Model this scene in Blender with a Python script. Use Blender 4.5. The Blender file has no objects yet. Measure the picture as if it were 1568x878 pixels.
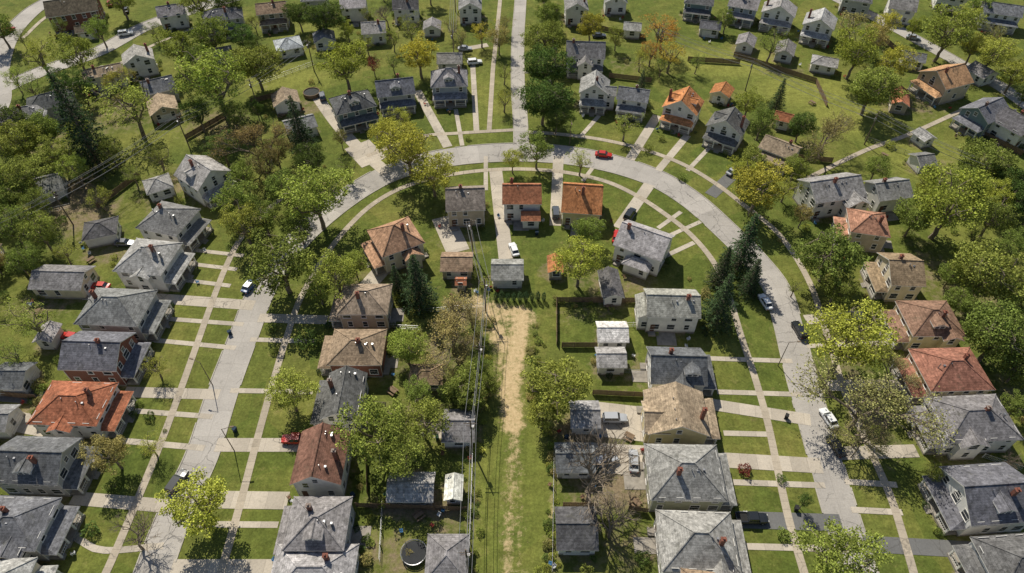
import bpy, math, random
import numpy as np
from mathutils import Vector, Matrix
random.seed(7); rng=np.random.default_rng(7)
scene=bpy.context.scene
CAMH=112.0; PITCH=math.radians(47.5); FP=1043.0
# survey plan -> world coordinates on the horizontal plane at height z (metres)
def P(u,v,z=0.0):
    x=(u-782)/FP; y=-(v-439)/FP
    dz=-math.sin(PITCH)+y*math.cos(PITCH); dy=math.cos(PITCH)+y*math.sin(PITCH)
    t=(CAMH-z)/(-dz)
    return (x*t, dy*t)
def pxm(v,z=4.0):
    dep=(CAMH-z)/(math.sin(PITCH)+math.cos(PITCH)*(v-439)/FP)
    return FP/dep
# ---------------------------------------------------------------- materials
def new_mat(name):
    m=bpy.data.materials.new(name); m.use_nodes=True
    nt=m.node_tree; nt.nodes.clear()
    return m,nt
class N:
    def __init__(s,nt): s.nt=nt
    def n(s,t,**k):
        nd=s.nt.nodes.new(t)
        for a,b in k.items(): setattr(nd,a,b)
        return nd
    def l(s,a,b): s.nt.links.new(a,b)
    def noise(s,vec,scale,detail=4,rough=.6):
        nd=s.n('ShaderNodeTexNoise'); nd.inputs['Scale'].default_value=scale
        nd.inputs['Detail'].default_value=detail; nd.inputs['Roughness'].default_value=rough
        if vec is not None: s.l(vec,nd.inputs['Vector'])
        return nd.outputs['Fac']
    def ramp(s,fac,stops):
        r=s.n('ShaderNodeValToRGB'); cr=r.color_ramp
        while len(cr.elements)<len(stops): cr.elements.new(.5)
        for e,(p,c) in zip(cr.elements,stops):
            e.position=p; e.color=(c,c,c,1) if not hasattr(c,'__len__') else (*c,1)
        s.l(fac,r.inputs['Fac']); return r.outputs['Color']
    def mix(s,fac,a,b,mode='MIX'):
        m=s.n('ShaderNodeMix',data_type='RGBA',blend_type=mode)
        for sock,val in ((m.inputs[0],fac),(m.inputs[6],a),(m.inputs[7],b)):
            if isinstance(val,(int,float)): 
                sock.default_value = val if sock.type=='VALUE' else (val,val,val,1)
            elif isinstance(val,tuple): sock.default_value=(*val,1) if len(val)==3 else val
            else: s.l(val,sock)
        return m.outputs[2]
    def math(s,op,a,b=0.0,clamp=False):
        m=s.n('ShaderNodeMath',operation=op); m.use_clamp=clamp
        for sock,val in ((m.inputs[0],a),(m.inputs[1],b)):
            if isinstance(val,(int,float)): sock.default_value=val
            else: s.l(val,sock)
        return m.outputs[0]
    def out(s,col,rough=.8,spec=.3,metal=0.0,bump=None,bs=.3,bd=.05):
        b=s.n('ShaderNodeBsdfPrincipled'); o=s.n('ShaderNodeOutputMaterial')
        if isinstance(col,tuple): b.inputs['Base Color'].default_value=(*col,1)
        else: s.l(col,b.inputs['Base Color'])
        b.inputs['Roughness'].default_value=rough; b.inputs['Metallic'].default_value=metal
        b.inputs['Specular IOR Level'].default_value=spec
        if bump is not None:
            bp=s.n('ShaderNodeBump'); bp.inputs['Strength'].default_value=bs; bp.inputs['Distance'].default_value=bd
            s.l(bump,bp.inputs['Height']); s.l(bp.outputs[0],b.inputs['Normal'])
        s.l(b.outputs[0],o.inputs[0]); return b
MAT={}
def simple(name,col,rough=.7,var=.25,scale=2.0,metal=0.0,spec=.3):
    m,nt=new_mat(name); g=N(nt); tc=g.n('ShaderNodeTexCoord')
    f=g.noise(tc.outputs['Object'],scale)
    r=g.ramp(f,[(.3,1-var),(.7,1+var*.4)])
    c=g.mix(1.0,col,r,'MULTIPLY'); g.out(c,rough,spec,metal); MAT[name]=m; return m
def objcol_mat(name,rough=.8,kind='roof',spec=.2):
    m,nt=new_mat(name); g=N(nt); tc=g.n('ShaderNodeTexCoord'); oi=g.n('ShaderNodeObjectInfo')
    off=g.n('ShaderNodeVectorMath',operation='ADD'); g.l(tc.outputs['Object'],off.inputs[0]); 
    cx=g.n('ShaderNodeCombineXYZ'); r100=g.math('MULTIPLY',oi.outputs['Random'],70.0)
    g.l(r100,cx.inputs[0]); g.l(r100,cx.inputs[1]); g.l(cx.outputs[0],off.inputs[1]); V=off.outputs[0]
    if kind=='roof':
        v=g.n('ShaderNodeTexVoronoi'); v.inputs['Scale'].default_value=2.2; g.l(V,v.inputs['Vector'])
        tabs=g.ramp(v.outputs['Color'],[(0,.64),(1,1.30)])
        big=g.ramp(g.noise(V,.30,6,.7),[(.28,.58),(.7,1.26)])
        fine=g.ramp(g.noise(V,7,3,.75),[(.3,.66),(.7,1.30)])
        sm=g.n('ShaderNodeMapping'); sm.inputs['Scale'].default_value=(1.6,1.6,.18); g.l(V,sm.inputs[0])
        streak=g.ramp(g.noise(sm.outputs[0],1.0,4,.6),[(.35,.76),(.65,1.12)])
        sep=g.n('ShaderNodeSeparateXYZ'); g.l(tc.outputs['Object'],sep.inputs[0])
        z=g.math('FRACT',g.math('MULTIPLY',sep.outputs[2],4.6))
        rows=g.ramp(z,[(0,.62),(.25,1.0),(1,1.08)])
        c=g.mix(1.0,oi.outputs['Color'],tabs,'MULTIPLY'); c=g.mix(1.0,c,big,'MULTIPLY'); c=g.mix(1.0,c,fine,'MULTIPLY'); c=g.mix(.8,c,rows,'MULTIPLY'); c=g.mix(1.0,c,streak,'MULTIPLY')
        lich=g.ramp(g.noise(V,.55,7,.8),[(.54,0.0),(.72,.6)]); c=g.mix(lich,c,(.09,.088,.06))
        g.out(c,.92,.12,bump=g.noise(V,14,2),bs=.5,bd=.03)
    elif kind=='siding':
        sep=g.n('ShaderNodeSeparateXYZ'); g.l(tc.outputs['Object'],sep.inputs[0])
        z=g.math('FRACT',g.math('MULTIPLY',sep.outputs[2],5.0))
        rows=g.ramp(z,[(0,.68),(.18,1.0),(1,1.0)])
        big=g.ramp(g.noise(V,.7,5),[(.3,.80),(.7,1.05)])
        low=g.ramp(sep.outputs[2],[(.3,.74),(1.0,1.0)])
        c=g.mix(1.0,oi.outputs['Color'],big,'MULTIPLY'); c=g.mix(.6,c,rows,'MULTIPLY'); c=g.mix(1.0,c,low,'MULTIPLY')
        g.out(c,.6,.3)
    elif kind=='paint':
        g.out(oi.outputs['Color'],.25,.5)
        b=[x for x in nt.nodes if x.type=='BSDF_PRINCIPLED'][0]
        b.inputs['Coat Weight'].default_value=.6; b.inputs['Coat Roughness'].default_value=.08
    elif kind=='flat':
        big=g.ramp(g.noise(V,.9,5),[(.3,.8),(.7,1.08)])
        c=g.mix(1.0,oi.outputs['Color'],big,'MULTIPLY'); g.out(c,.75,.2)
    MAT[name]=m; return m
objcol_mat('roof_shingle',kind='roof'); objcol_mat('siding',kind='siding'); objcol_mat('car_paint',kind='paint'); objcol_mat('painted_wood',kind='flat')
simple('trim_white',(.76,.73,.68),.5,.12); simple('dark_rubber',(.02,.02,.02),.8); simple('metal_grey',(.35,.35,.36),.4,.2,3,.6)
simple('door_paint',(.12,.06,.04),.5); simple('pole_wood',(.20,.15,.11),.9,.3,1.0); simple('fence_wood',(.22,.15,.095),.9,.35,1.5)
simple('foundation',(.34,.305,.26),.9,.35,.8); simple('lamp_red',(.4,.02,.01),.3); simple('lamp_clear',(.7,.7,.65),.2)
simple('wire',(.22,.22,.22),.6); simple('black_net',(.02,.022,.025),.7,.3,1.0); simple('water',(.055,.055,.045),.06,.2)
m,nt=new_mat('brick'); g=N(nt); tc=g.n('ShaderNodeTexCoord')
mp=g.n('ShaderNodeMapping'); mp.inputs['Rotation'].default_value=(math.pi/2,0,0); g.l(tc.outputs['Object'],mp.inputs[0])
b=g.n('ShaderNodeTexBrick'); b.inputs['Scale'].default_value=4; b.inputs['Color1'].default_value=(.27,.085,.05,1); b.inputs['Color2'].default_value=(.17,.06,.04,1); b.inputs['Mortar'].default_value=(.25,.2,.17,1)
g.l(mp.outputs[0],b.inputs['Vector']); g.out(b.outputs['Color'],.85); MAT['brick']=m
m,nt=new_mat('window_glass'); g=N(nt); tc=g.n('ShaderNodeTexCoord')
c=g.ramp(g.noise(tc.outputs['Object'],1.3,2),[(.35,(.012,.016,.02)),(.7,(.07,.08,.09))]); g.out(c,.06,.7); MAT['window_glass']=m
# concrete family: uv in metres
def concrete(name,col,jl,jw,joint=.7,crack=.5,rough=.9):
    m,nt=new_mat(name); g=N(nt); uv=g.n('ShaderNodeUVMap'); geo=g.n('ShaderNodeNewGeometry'); Pn=geo.outputs['Position']
    sep=g.n('ShaderNodeSeparateXYZ'); g.l(uv.outputs[0],sep.inputs[0])
    def lin(s,per,w):
        f=g.math('FRACT',g.math('DIVIDE',s,per)); a=g.math('ABSOLUTE',g.math('SUBTRACT',f,.5))
        return g.math('GREATER_THAN',a,.5-w/per)
    jn=lin(sep.outputs[0],jl,.05)
    if jw: jn=g.math('MAXIMUM',jn,lin(sep.outputs[1],jw,.05))
    cell=g.n('ShaderNodeTexWhiteNoise',noise_dimensions='1D'); g.l(g.math('FLOOR',g.math('DIVIDE',sep.outputs[0],jl)),cell.inputs['W'])
    slab=g.ramp(cell.outputs['Value'],[(0,.86),(1,1.06)])
    big=g.ramp(g.noise(Pn,.12,6,.7),[(.3,.84),(.7,1.08)])
    fine=g.ramp(g.noise(Pn,3,5,.75),[(.3,.82),(.7,1.08)])
    stain=g.ramp(g.noise(Pn,.5,6,.7),[(.55,1),(.72,1-.32*crack)])
    v=g.n('ShaderNodeTexVoronoi',feature='DISTANCE_TO_EDGE'); v.inputs['Scale'].default_value=.22
    nz=g.n('ShaderNodeTexNoise'); nz.inputs['Scale'].default_value=.8; g.l(Pn,nz.inputs['Vector'])
    add=g.n('ShaderNodeVectorMath',operation='ADD'); g.l(Pn,add.inputs[0]); g.l(nz.outputs['Color'],add.inputs[1]); g.l(add.outputs[0],v.inputs['Vector'])
    ck=g.math('LESS_THAN',v.outputs['Distance'],.012)
    ck=g.math('MULTIPLY',ck,g.math('GREATER_THAN',g.noise(Pn,.05,2),.5))
    c=g.mix(1.0,col,slab,'MULTIPLY'); c=g.mix(1.0,c,big,'MULTIPLY'); c=g.mix(1.0,c,fine,'MULTIPLY'); c=g.mix(1.0,c,stain,'MULTIPLY')
    c=g.mix(g.math('MULTIPLY',jn,joint*.45),c,(.12,.10,.08)); c=g.mix(g.math('MULTIPLY',ck,crack*.6),c,(.08,.075,.07))
    g.out(c,rough,.2); MAT[name]=m
concrete('road_surface',(.455,.42,.38),5.5,3.2,.45,.8)
concrete('sidewalk_concrete',(.48,.41,.32),1.5,0,.7,.6)
concrete('driveway_concrete',(.53,.465,.38),3.0,0,.6,.8)
concrete('asphalt',(.17,.168,.165),50,0,0,.8)
concrete('kerb_concrete',(.47,.43,.37),3.0,0,.5,.3)
# ground
m,nt=new_mat('ground_grass'); g=N(nt); geo=g.n('ShaderNodeNewGeometry'); Pn=geo.outputs['Position']
def attr(nm):
    a=g.n('ShaderNodeAttribute'); a.attribute_name=nm; return a.outputs['Fac']
v=g.n('ShaderNodeTexVoronoi'); v.inputs['Scale'].default_value=.075; g.l(Pn,v.inputs['Vector'])
sp=g.n('ShaderNodeSeparateColor'); g.l(v.outputs['Color'],sp.inputs[0])
base=g.ramp(g.noise(Pn,.09,7,.7),[(.28,(.074,.104,.022)),(.5,(.126,.150,.031)),(.72,(.225,.208,.056))])
base=g.mix(.35,base,g.ramp(sp.outputs[0],[(0,(.070,.104,.022)),(.5,(.122,.148,.031)),(1,(.215,.20,.054))]))
fine=g.ramp(g.noise(Pn,2.2,6,.8),[(.3,.56),(.7,1.36)]); mid=g.ramp(g.noise(Pn,.45,6,.75),[(.3,.66),(.7,1.30)])
base=g.mix(1.0,base,fine,'MULTIPLY'); base=g.mix(1.0,base,mid,'MULTIPLY')
sx=g.n('ShaderNodeSeparateXYZ'); g.l(Pn,sx.inputs[0])
ax=g.mix(g.math('GREATER_THAN',sp.outputs[1],.5),sx.outputs[0],sx.outputs[1])
stp=g.math('SINE',g.math('MULTIPLY',g.math('ADD',ax,g.math('MULTIPLY',g.noise(Pn,.25,3),3.5)),4.0))
stpf=g.math('ADD',g.math('MULTIPLY',stp,.5),.5)
base=g.mix(1.0,base,g.ramp(stpf,[(.3,.965),(.7,1.03)]),'MULTIPLY')
dry=g.ramp(g.noise(Pn,.28,8,.8),[(.57,0.0),(.72,.75)])
base=g.mix(dry,base,g.mix(1.0,(.29,.24,.095),fine,'MULTIPLY'))
base=g.mix(attr('bright'),base,g.mix(1.0,g.mix(1.0,g.mix(1.0,(.245,.25,.058),fine,'MULTIPLY'),mid,'MULTIPLY'),g.ramp(stpf,[(0,.95),(1,1.05)]),'MULTIPLY'))
nb=g.math('MULTIPLY',g.math('SUBTRACT',g.noise(Pn,.45,8,.75),.5),2.2)
ef=g.math('MULTIPLY',g.math('SUBTRACT',g.math('ADD',attr('earth'),nb),.35),2.2,True)
ef=g.math('MULTIPLY',ef,g.math('MINIMUM',g.math('MULTIPLY',attr('earth'),3.0),1.0))
ec=g.ramp(g.noise(Pn,1.7,6,.8),[(.3,(.115,.088,.05)),(.7,(.33,.255,.165))])
base=g.mix(ef,base,ec)
nb2=g.math('MULTIPLY',g.math('SUBTRACT',g.noise(Pn,.7,9,.85),.5),3.2)
tf=g.math('MULTIPLY',g.math('SUBTRACT',g.math('ADD',attr('tan'),nb2),.5),2.0,True)
tf=g.math('MULTIPLY',tf,g.math('MINIMUM',g.math('MULTIPLY',attr('tan'),3.0),1.0))
tcx=g.ramp(g.noise(Pn,1.5,7,.8),[(.3,(.38,.275,.14)),(.7,(.68,.52,.31))])
base=g.mix(tf,base,tcx)
g.out(base,.95,.1,bump=g.noise(Pn,3,5,.8),bs=.6,bd=.12); MAT['ground_grass']=m
# leaves
m,nt=new_mat('leaves'); g=N(nt); tc=g.n('ShaderNodeTexCoord'); oi=g.n('ShaderNodeObjectInfo'); geo=g.n('ShaderNodeNewGeometry')
r=g.ramp(geo.outputs['Random Per Island'],[(0,.38),(.6,1.0),(1,1.6)])
cl=g.ramp(g.noise(tc.outputs['Object'],.45,3),[(.3,.62),(.7,1.30)])
c=g.mix(1.0,oi.outputs['Color'],r,'MULTIPLY'); c=g.mix(1.0,c,cl,'MULTIPLY')
d=g.n('ShaderNodeBsdfDiffuse'); t=g.n('ShaderNodeBsdfTranslucent'); mx=g.n('ShaderNodeMixShader'); mx.inputs[0].default_value=.28
t2=g.mix(1.0,c,(1.1,1.1,.6),'MULTIPLY'); g.l(c,d.inputs[0]); g.l(t2,t.inputs[0]); g.l(d.outputs[0],mx.inputs[1]); g.l(t.outputs[0],mx.inputs[2])
o=g.n('ShaderNodeOutputMaterial'); g.l(mx.outputs[0],o.inputs[0]); MAT['leaves']=m
simple('bark',(.25,.20,.15),.95,.4,3.0)
# ---------------------------------------------------------------- mesh builder
class MB:
    def __init__(s): s.v=[]; s.f=[]; s.m=[]; s.uv=None
    def poly(s,pts,m=0):
        i=len(s.v); s.v.extend([tuple(p) for p in pts]); s.f.append(tuple(range(i,i+len(pts)))); s.m.append(m)
    def box(s,x0,x1,y0,y1,z0,z1,m=0,M=None):
        c=[(x0,y0,z0),(x1,y0,z0),(x1,y1,z0),(x0,y1,z0),(x0,y0,z1),(x1,y0,z1),(x1,y1,z1),(x0,y1,z1)]
        if M is not None: c=[tuple(M@Vector(p)) for p in c]
        i=len(s.v); s.v.extend(c)
        for f in ((3,2,1,0),(4,5,6,7),(0,1,5,4),(1,2,6,5),(2,3,7,6),(3,0,4,7)):
            s.f.append(tuple(i+k for k in f)); s.m.append(m)
    def cone(s,a,b,r0,r1,n=6,m=0,cap=False):
        a=Vector(a); b=Vector(b); d=(b-a)
        if d.length<1e-6: return
        d.normalize(); p=d.orthogonal().normalized(); q=d.cross(p)
        i=len(s.v)
        for c,r in ((a,r0),(b,r1)):
            for k in range(n):
                t=2*math.pi*k/n; s.v.append(tuple(c+(p*math.cos(t)+q*math.sin(t))*r))
        for k in range(n):
            s.f.append((i+k,i+(k+1)%n,i+n+(k+1)%n,i+n+k)); s.m.append(m)
        if cap:
            s.f.append(tuple(i+n+k for k in range(n))); s.m.append(m); s.f.append(tuple(i+k for k in reversed(range(n)))); s.m.append(m)
    def mesh(s,name,mats):
        me=bpy.data.meshes.new(name); me.from_pydata(s.v,[],s.f)
        for x in mats: me.materials.append(MAT[x])
        me.polygons.foreach_set('material_index',s.m); me.update(); return me
def link(name,me,loc=(0,0,0),rot=0,scale=(1,1,1),parent=None,color=None):
    o=bpy.data.objects.new(name,me); scene.collection.objects.link(o); o.location=loc; o.rotation_euler=(0,0,rot); o.scale=scale
    if parent: o.parent=parent
    if color is not None: o.color=(*color,1)
    return o
def empty(name,loc,rot):
    e=bpy.data.objects.new(name,None); scene.collection.objects.link(e); e.location=loc; e.rotation_euler=(0,0,rot); e.empty_display_size=1; return e
# ---------------------------------------------------------------- roads / walks
def smooth(pts,step=1.5):
    p=[np.array(a,float) for a in pts]
    if len(p)==2:
        L=np.linalg.norm(p[1]-p[0]); n=max(2,int(L/step)+1); return [p[0]+(p[1]-p[0])*k/(n-1) for k in range(n)]
    q=[2*p[0]-p[1]]+p+[2*p[-1]-p[-2]]; out=[]
    for i in range(1,len(q)-2):
        L=np.linalg.norm(q[i+1]-q[i]); n=max(1,int(L/step))
        for k in range(n):
            t=k/n; a,b,c,d=q[i-1],q[i],q[i+1],q[i+2]
            out.append(.5*((2*b)+(-a+c)*t+(2*a-5*b+4*c-d)*t*t+(-a+3*b-3*c+d)*t**3))
    out.append(p[-1]); return out
def frame(path):
    n=len(path); N_=[]
    for i in range(n):
        d=path[min(i+1,n-1)]-path[max(i-1,0)]; d=d/(np.linalg.norm(d)+1e-9); N_.append(np.array([-d[1],d[0]]))
    return N_
def ribbon(name,path,o0,o1,z,mat,skirt=False,skip=None):
    nr=frame(path); v=[];f=[]; s=0; n_=len(path)
    A0=o0 if hasattr(o0,'__len__') else [o0]*n_; A1=o1 if hasattr(o1,'__len__') else [o1]*n_
    k=4 if skirt else 2; uvs=[]
    for i,(p,n) in enumerate(zip(path,nr)):
        if i: s+=np.linalg.norm(p-path[i-1])
        off=[(A0[i],-.05),(A0[i],z),(A1[i],z),(A1[i],-.05)] if skirt else [(A0[i],z),(A1[i],z)]
        for o,zz in off: v.append((p[0]+n[0]*o,p[1]+n[1]*o,zz)); uvs.append((s,o))
    for i in range(n_-1):
        if skip and skip((path[i]+path[i+1])/2+(nr[i])*(A0[i]+A1[i])/2): continue
        for j in range(k-1):
            f.append((i*k+j,i*k+j+1,(i+1)*k+j+1,(i+1)*k+j))
    if not f: return None
    if skirt:
        e=(n_-1)*k; f.append((0,3,2,1)); f.append((e,e+1,e+2,e+3))
    me=bpy.data.meshes.new(name); me.from_pydata(v,[],f); ul=me.uv_layers.new()
    for l in me.loops: ul.data[l.index].uv=uvs[l.vertex_index]
    me.materials.append(MAT[mat]); me.update()
    if me.polygons[len(me.polygons)//2].normal.z<-0.5: me.flip_normals()
    return link(name,me)
def W(pl): return [P(*a) for a in pl]
def segd(X,Y,path):
    d=np.full(np.shape(X),1e9)
    for a,b in zip(path[:-1],path[1:]):
        ab=np.array(b)-np.array(a); L=ab@ab+1e-9
        t=np.clip(((X-a[0])*ab[0]+(Y-a[1])*ab[1])/L,0,1)
        d=np.minimum(d,np.hypot(X-a[0]-t*ab[0],Y-a[1]-t*ab[1]))
    return d
def pdist(x,y,arr):
    a=arr[:-1]; ab=arr[1:]-a; L=(ab**2).sum(1)+1e-9; t=np.clip(((x-a[:,0])*ab[:,0]+(y-a[:,1])*ab[:,1])/L,0,1)
    return float(np.hypot(x-a[:,0]-t*ab[:,0],y-a[:,1]-t*ab[:,1]).min())
ROADS=[
 ([(204,960),(254,820),(284,750),(311,690),(340,600),(374,510),(400,445),(440,385),(490,335),(550,290),(610,260),(690,241),(780,234),(860,238),(930,250),(1000,273),(1055,306),(1105,350),(1150,395),(1185,440),(1202,490),(1222,570),(1248,660),(1272,745),(1298,830),(1332,940)],(6.0,8.0),'road_surface'),
 ([(796,238),(795,190),(791,130),(791,60),(795,0),(796,-60)],3.9,'road_surface'),
 ([(-60,230),(-5,165),(-4,110),(12,60),(45,22),(80,0),(140,-30)],6.6,'road_surface'),
 ([(-4,140),(60,112),(150,80),(220,43),(300,14),(380,-10),(450,-40)],6.6,'road_surface'),
 ([(1260,-10),(1340,30),(1400,62),(1460,95),(1530,135),(1620,200)],5.0,'road_surface'),
]
SIDE=[
 [(120,960),(165,870),(210,765),(245,680),(275,600),(300,530),(325,460),(347,405),(372,360),(420,312),(480,272)],
 [(325,920),(345,850),(370,760),(395,665),(420,575),(440,510),(460,455),(495,395),(530,350),(570,313),(620,286),(690,268),(770,260),(850,263),(920,277),(970,299),(1015,328),(1055,360),(1090,402),(1112,450),(1132,515),(1152,575),(1172,645),(1188,720),(1206,800),(1232,890),(1245,940)],
 [(560,240),(640,211),(700,205),(784,200)],
 [(806,203),(860,207),(920,215),(980,229),(1040,251),(1090,280),(1130,310),(1190,360),(1235,430),(1262,510),(1290,600),(1325,680),(1360,760),(1385,840),(1410,930)],
 [(753,105),(747,202)],[(764,0),(758,60),(753,105)],
 [(1225,278),(1320,232),(1390,206),(1480,165)],
 [(60,150),(170,105),(235,70),(330,30)],[(35,60),(70,28),(110,8)],
]
DRV=[
 ([(285,382),(372,392)],1.1),([(280,403),(362,413)],1.1),([(272,428),(352,438)],1.1),([(130,452),(250,458),(388,468)],2.8),([(250,488),(372,497)],1.1),
 ([(225,520),(360,533)],1.1),([(190,600),(335,604)],2.4),([(205,629),(325,638)],1.1),([(180,674),(312,686)],1.2),([(110,762),(275,776)],2.4),([(90,806),(125,828),(160,842),(250,835)],1.1),
 ([(395,487),(500,490)],2.4),([(382,520),(480,523)],1.1),([(352,598),(478,600)],1.1),([(330,681),(470,681)],2.8),([(302,764),(440,766)],3.2),([(290,802),(425,803)],1.1),([(262,868),(420,868)],2.6),
 ([(1085,549),(1210,553)],1.1),([(1095,600),(1225,604)],1.1),([(1080,618),(1238,643)],2.6),([(1105,663),(1180,665)],1.1),([(1105,704),(1255,713)],3.0),([(1120,738),(1260,743)],1.1),([(1140,836),(1295,840)],1.1),
 ([(905,640),(990,650)],7.5),([(905,700),(985,705)],6),
 ([(1230,490),(1320,482)],2.6),([(1262,590),(1380,590)],2.6),([(1280,694),(1400,690)],2.6),([(1290,737),(1370,742)],1.1),([(1300,780),(1378,784)],1.1),([(1232,530),(1360,525)],1.1),
 ([(478,140),(512,188),(545,225),(592,266)],3.4),([(545,222),(572,250)],7.5),
 ([(637,140),(684,226)],2.6),([(696,168),(706,224)],1.2),([(650,160),(668,205)],1.1),([(722,100),(728,205)],1.6),
 ([(915,178),(885,212)],1.2),([(1004,178),(962,245)],2.6),([(1050,208),(1005,262)],2.0),([(1088,222),(1050,262)],1.2),
 ([(757,262),(765,330),(773,397)],3.4),([(676,333),(700,386)],5.5),([(853,240),(848,346)],2.8),([(992,283),(945,350)],3.0),([(742,240),(742,292)],1.1),([(905,258),(890,278)],1.1),([(1040,325),(1005,350)],1.1),([(1070,340),(1025,360)],1.1),
 ([(870,110),(800,112)],1.2),([(745,70),(700,78)],2.4),([(1000,400),(1060,372)],1.2),([(595,400),(560,440)],4.0),([(0,640),(75,655)],4),([(640,655),(690,660)],3.5),
]
DRV_ASPH=[([(1130,795),(1285,800)],3.0),([(1320,832),(1500,842)],2.8),([(1150,240),(1085,300)],3.2),([(0,604),(75,610)],3.0)]
ALL=[]; WID=[]
for pl,w,mt in ROADS:
    path=smooth(W(pl)); n=len(path)
    if hasattr(w,'__len__'):
        ws=[w[0]+(w[1]-w[0])*math.exp(-((k/n-.5)/.16)**2) for k in range(n)]; w=w[1]-.6
    else: ws=[w]*n
    ALL.append((path,w)); WID.append(ws)
DR=[(smooth(W(a)),b,'driveway_concrete') for a,b in DRV]+[(smooth(W(a)),b,'asphalt') for a,b in DRV_ASPH]
ALLA=[(np.array(p),w) for p,w in ALL]; DRA=[(np.array(p),w) for p,w,_ in DR]
for i,(pl,w,mt) in enumerate(ROADS):
    path=ALL[i][0]; h_=[q/2 for q in WID[i]]; ribbon('road',path,[-q for q in h_],h_,.010+.004*(len(ROADS)-i),mt)
    others=[ALLA[j] for j in range(len(ALL)) if j!=i]+[(a,b+.6) for a,b in DRA]
    def skip(q,others=others):
        return any(pdist(q[0],q[1],pth)<ww/2 for pth,ww in others)
    for sgn in (-1,1):
        a,b=(h_,[q+.2 for q in h_]) if sgn>0 else ([-q-.2 for q in h_],[-q for q in h_])
        ribbon('kerb',path,a,b,.13,'kerb_concrete',True,skip)
for i,pl in enumerate(SIDE):
    ribbon('sidewalk',smooth(W(pl)),-.68,.68,.075+.002*i,'sidewalk_concrete',True)
for i,(path,w,mt) in enumerate(DR):
    ribbon('driveway' if w>1.5 else 'footpath',path,-w/2,w/2,.045+.0006*(i%40),mt,True)
# ---------------------------------------------------------------- houses
OCC=[]; RECT=[]
GREY=(.285,.272,.262); LG=(.42,.40,.38); DGR=(.155,.15,.15); SLT=(.195,.195,.207); BRN=(.35,.25,.165); TAN=(.44,.345,.24); RUST=(.43,.17,.092); ORG=(.54,.23,.095); RBR=(.30,.155,.11); DB=(.14,.11,.08)
WH=(.80,.77,.72); CR=(.72,.63,.46); YL=(.68,.58,.34); TN=(.55,.46,.34); GN=(.40,.40,.28); BL=(.36,.40,.45); GW=(.50,.49,.47); TQ=(.18,.25,.25)
OV=.45
def roof_hip(mb,wl,x0,x1,y0,y1,z,pitch,capm=1):
    w=x1-x0; d=y1-y0; r=min(w,d)/2; rise=r*pitch; cx=(x0+x1)/2; cy=(y0+y1)/2; t=.2
    if w>=d: a=(x0+r,cy,z+rise); b=(x1-r,cy,z+rise)
    else: a=(cx,y0+r,z+rise); b=(cx,y1-r,z+rise)
    c=[(x0,y0,z),(x1,y0,z),(x1,y1,z),(x0,y1,z)]; lo=[(p[0],p[1],z-t) for p in c]
    if w>=d: mb.poly([c[0],c[1],b,a]); mb.poly([c[1],c[2],b]); mb.poly([c[2],c[3],a,b]); mb.poly([c[3],c[0],a])
    else: mb.poly([c[0],c[1],a]); mb.poly([c[1],c[2],b,a]); mb.poly([c[2],c[3],b]); mb.poly([c[3],c[0],a,b])
    for i in range(4): mb.poly([lo[i],lo[(i+1)%4],c[(i+1)%4],c[i]],1)
    mb.poly(lo[::-1],1)
    pairs=[(a,b)]+([(c[0],a),(c[1],b),(c[2],b),(c[3],a)] if w>=d else [(c[0],a),(c[1],a),(c[2],b),(c[3],b)])
    for p,q in pairs: mb.cone(p,q,.11,.11,4,2)
    return rise
def roof_gable(mb,wl,x0,x1,y0,y1,z,pitch,axis):
    t=.2; cx=(x0+x1)/2; cy=(y0+y1)/2
    hw=(y1-y0)/2 if axis=='x' else (x1-x0)/2; rise=hw*pitch
    def pt(al,ac,zz): return (al,ac,zz) if axis=='x' else (ac,al,zz)
    a0,a1=(x0,x1) if axis=='x' else (y0,y1); c0,c1,cc=(y0,y1,cy) if axis=='x' else (x0,x1,cx)
    for s,e in ((c0,1),(c1,-1)):
        top=[pt(a0,s,z),pt(a1,s,z),pt(a1,cc,z+rise),pt(a0,cc,z+rise)]
        bot=[(p[0],p[1],p[2]-t) for p in top]
        mb.poly(top); mb.poly(bot[::-1],1)
        mb.poly([bot[0],bot[1],top[1],top[0]],1); mb.poly([bot[0],top[0],top[3],bot[3]],1); mb.poly([bot[1],bot[2],top[2],top[1]],1)
    mb.cone(pt(a0,cc,z+rise+.01),pt(a1,cc,z+rise+.01),.12,.12,4,2)
    k=OV*pitch-t-.01
    for al in (a0+OV,a1-OV):
        tri=[pt(al,c0+OV,z-t),pt(al,c1-OV,z-t),pt(al,c1-OV,z+k),pt(al,cc,z+rise-t-.02),pt(al,c0+OV,z+k)]
        wl.poly(tri)
    return rise
def side_frame(side,x0,x1,y0,y1):
    if side=='S': return Vector((x0,y0,0)),Vector((1,0,0)),Vector((0,-1,0)),x1-x0
    if side=='N': return Vector((x1,y1,0)),Vector((-1,0,0)),Vector((0,1,0)),x1-x0
    if side=='E': return Vector((x1,y0,0)),Vector((0,1,0)),Vector((1,0,0)),y1-y0
    return Vector((x0,y1,0)),Vector((0,-1,0)),Vector((-1,0,0)),y1-y0
def onwall(mb,fr,t0,t1,z0,z1,o0,o1,m):
    O,T,Nn,L=fr
    c=[]
    for z in (z0,z1):
        for t,o in ((t0,o1),(t1,o1),(t1,o0),(t0,o0)):
            p=O+T*t+Nn*o; c.append((p.x,p.y,z))
    i=len(mb.v); mb.v.extend(c)
    for f in ((3,2,1,0),(4,5,6,7),(0,1,5,4),(1,2,6,5),(2,3,7,6),(3,0,4,7)): mb.f.append(tuple(i+k for k in f)); mb.m.append(m)
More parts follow.
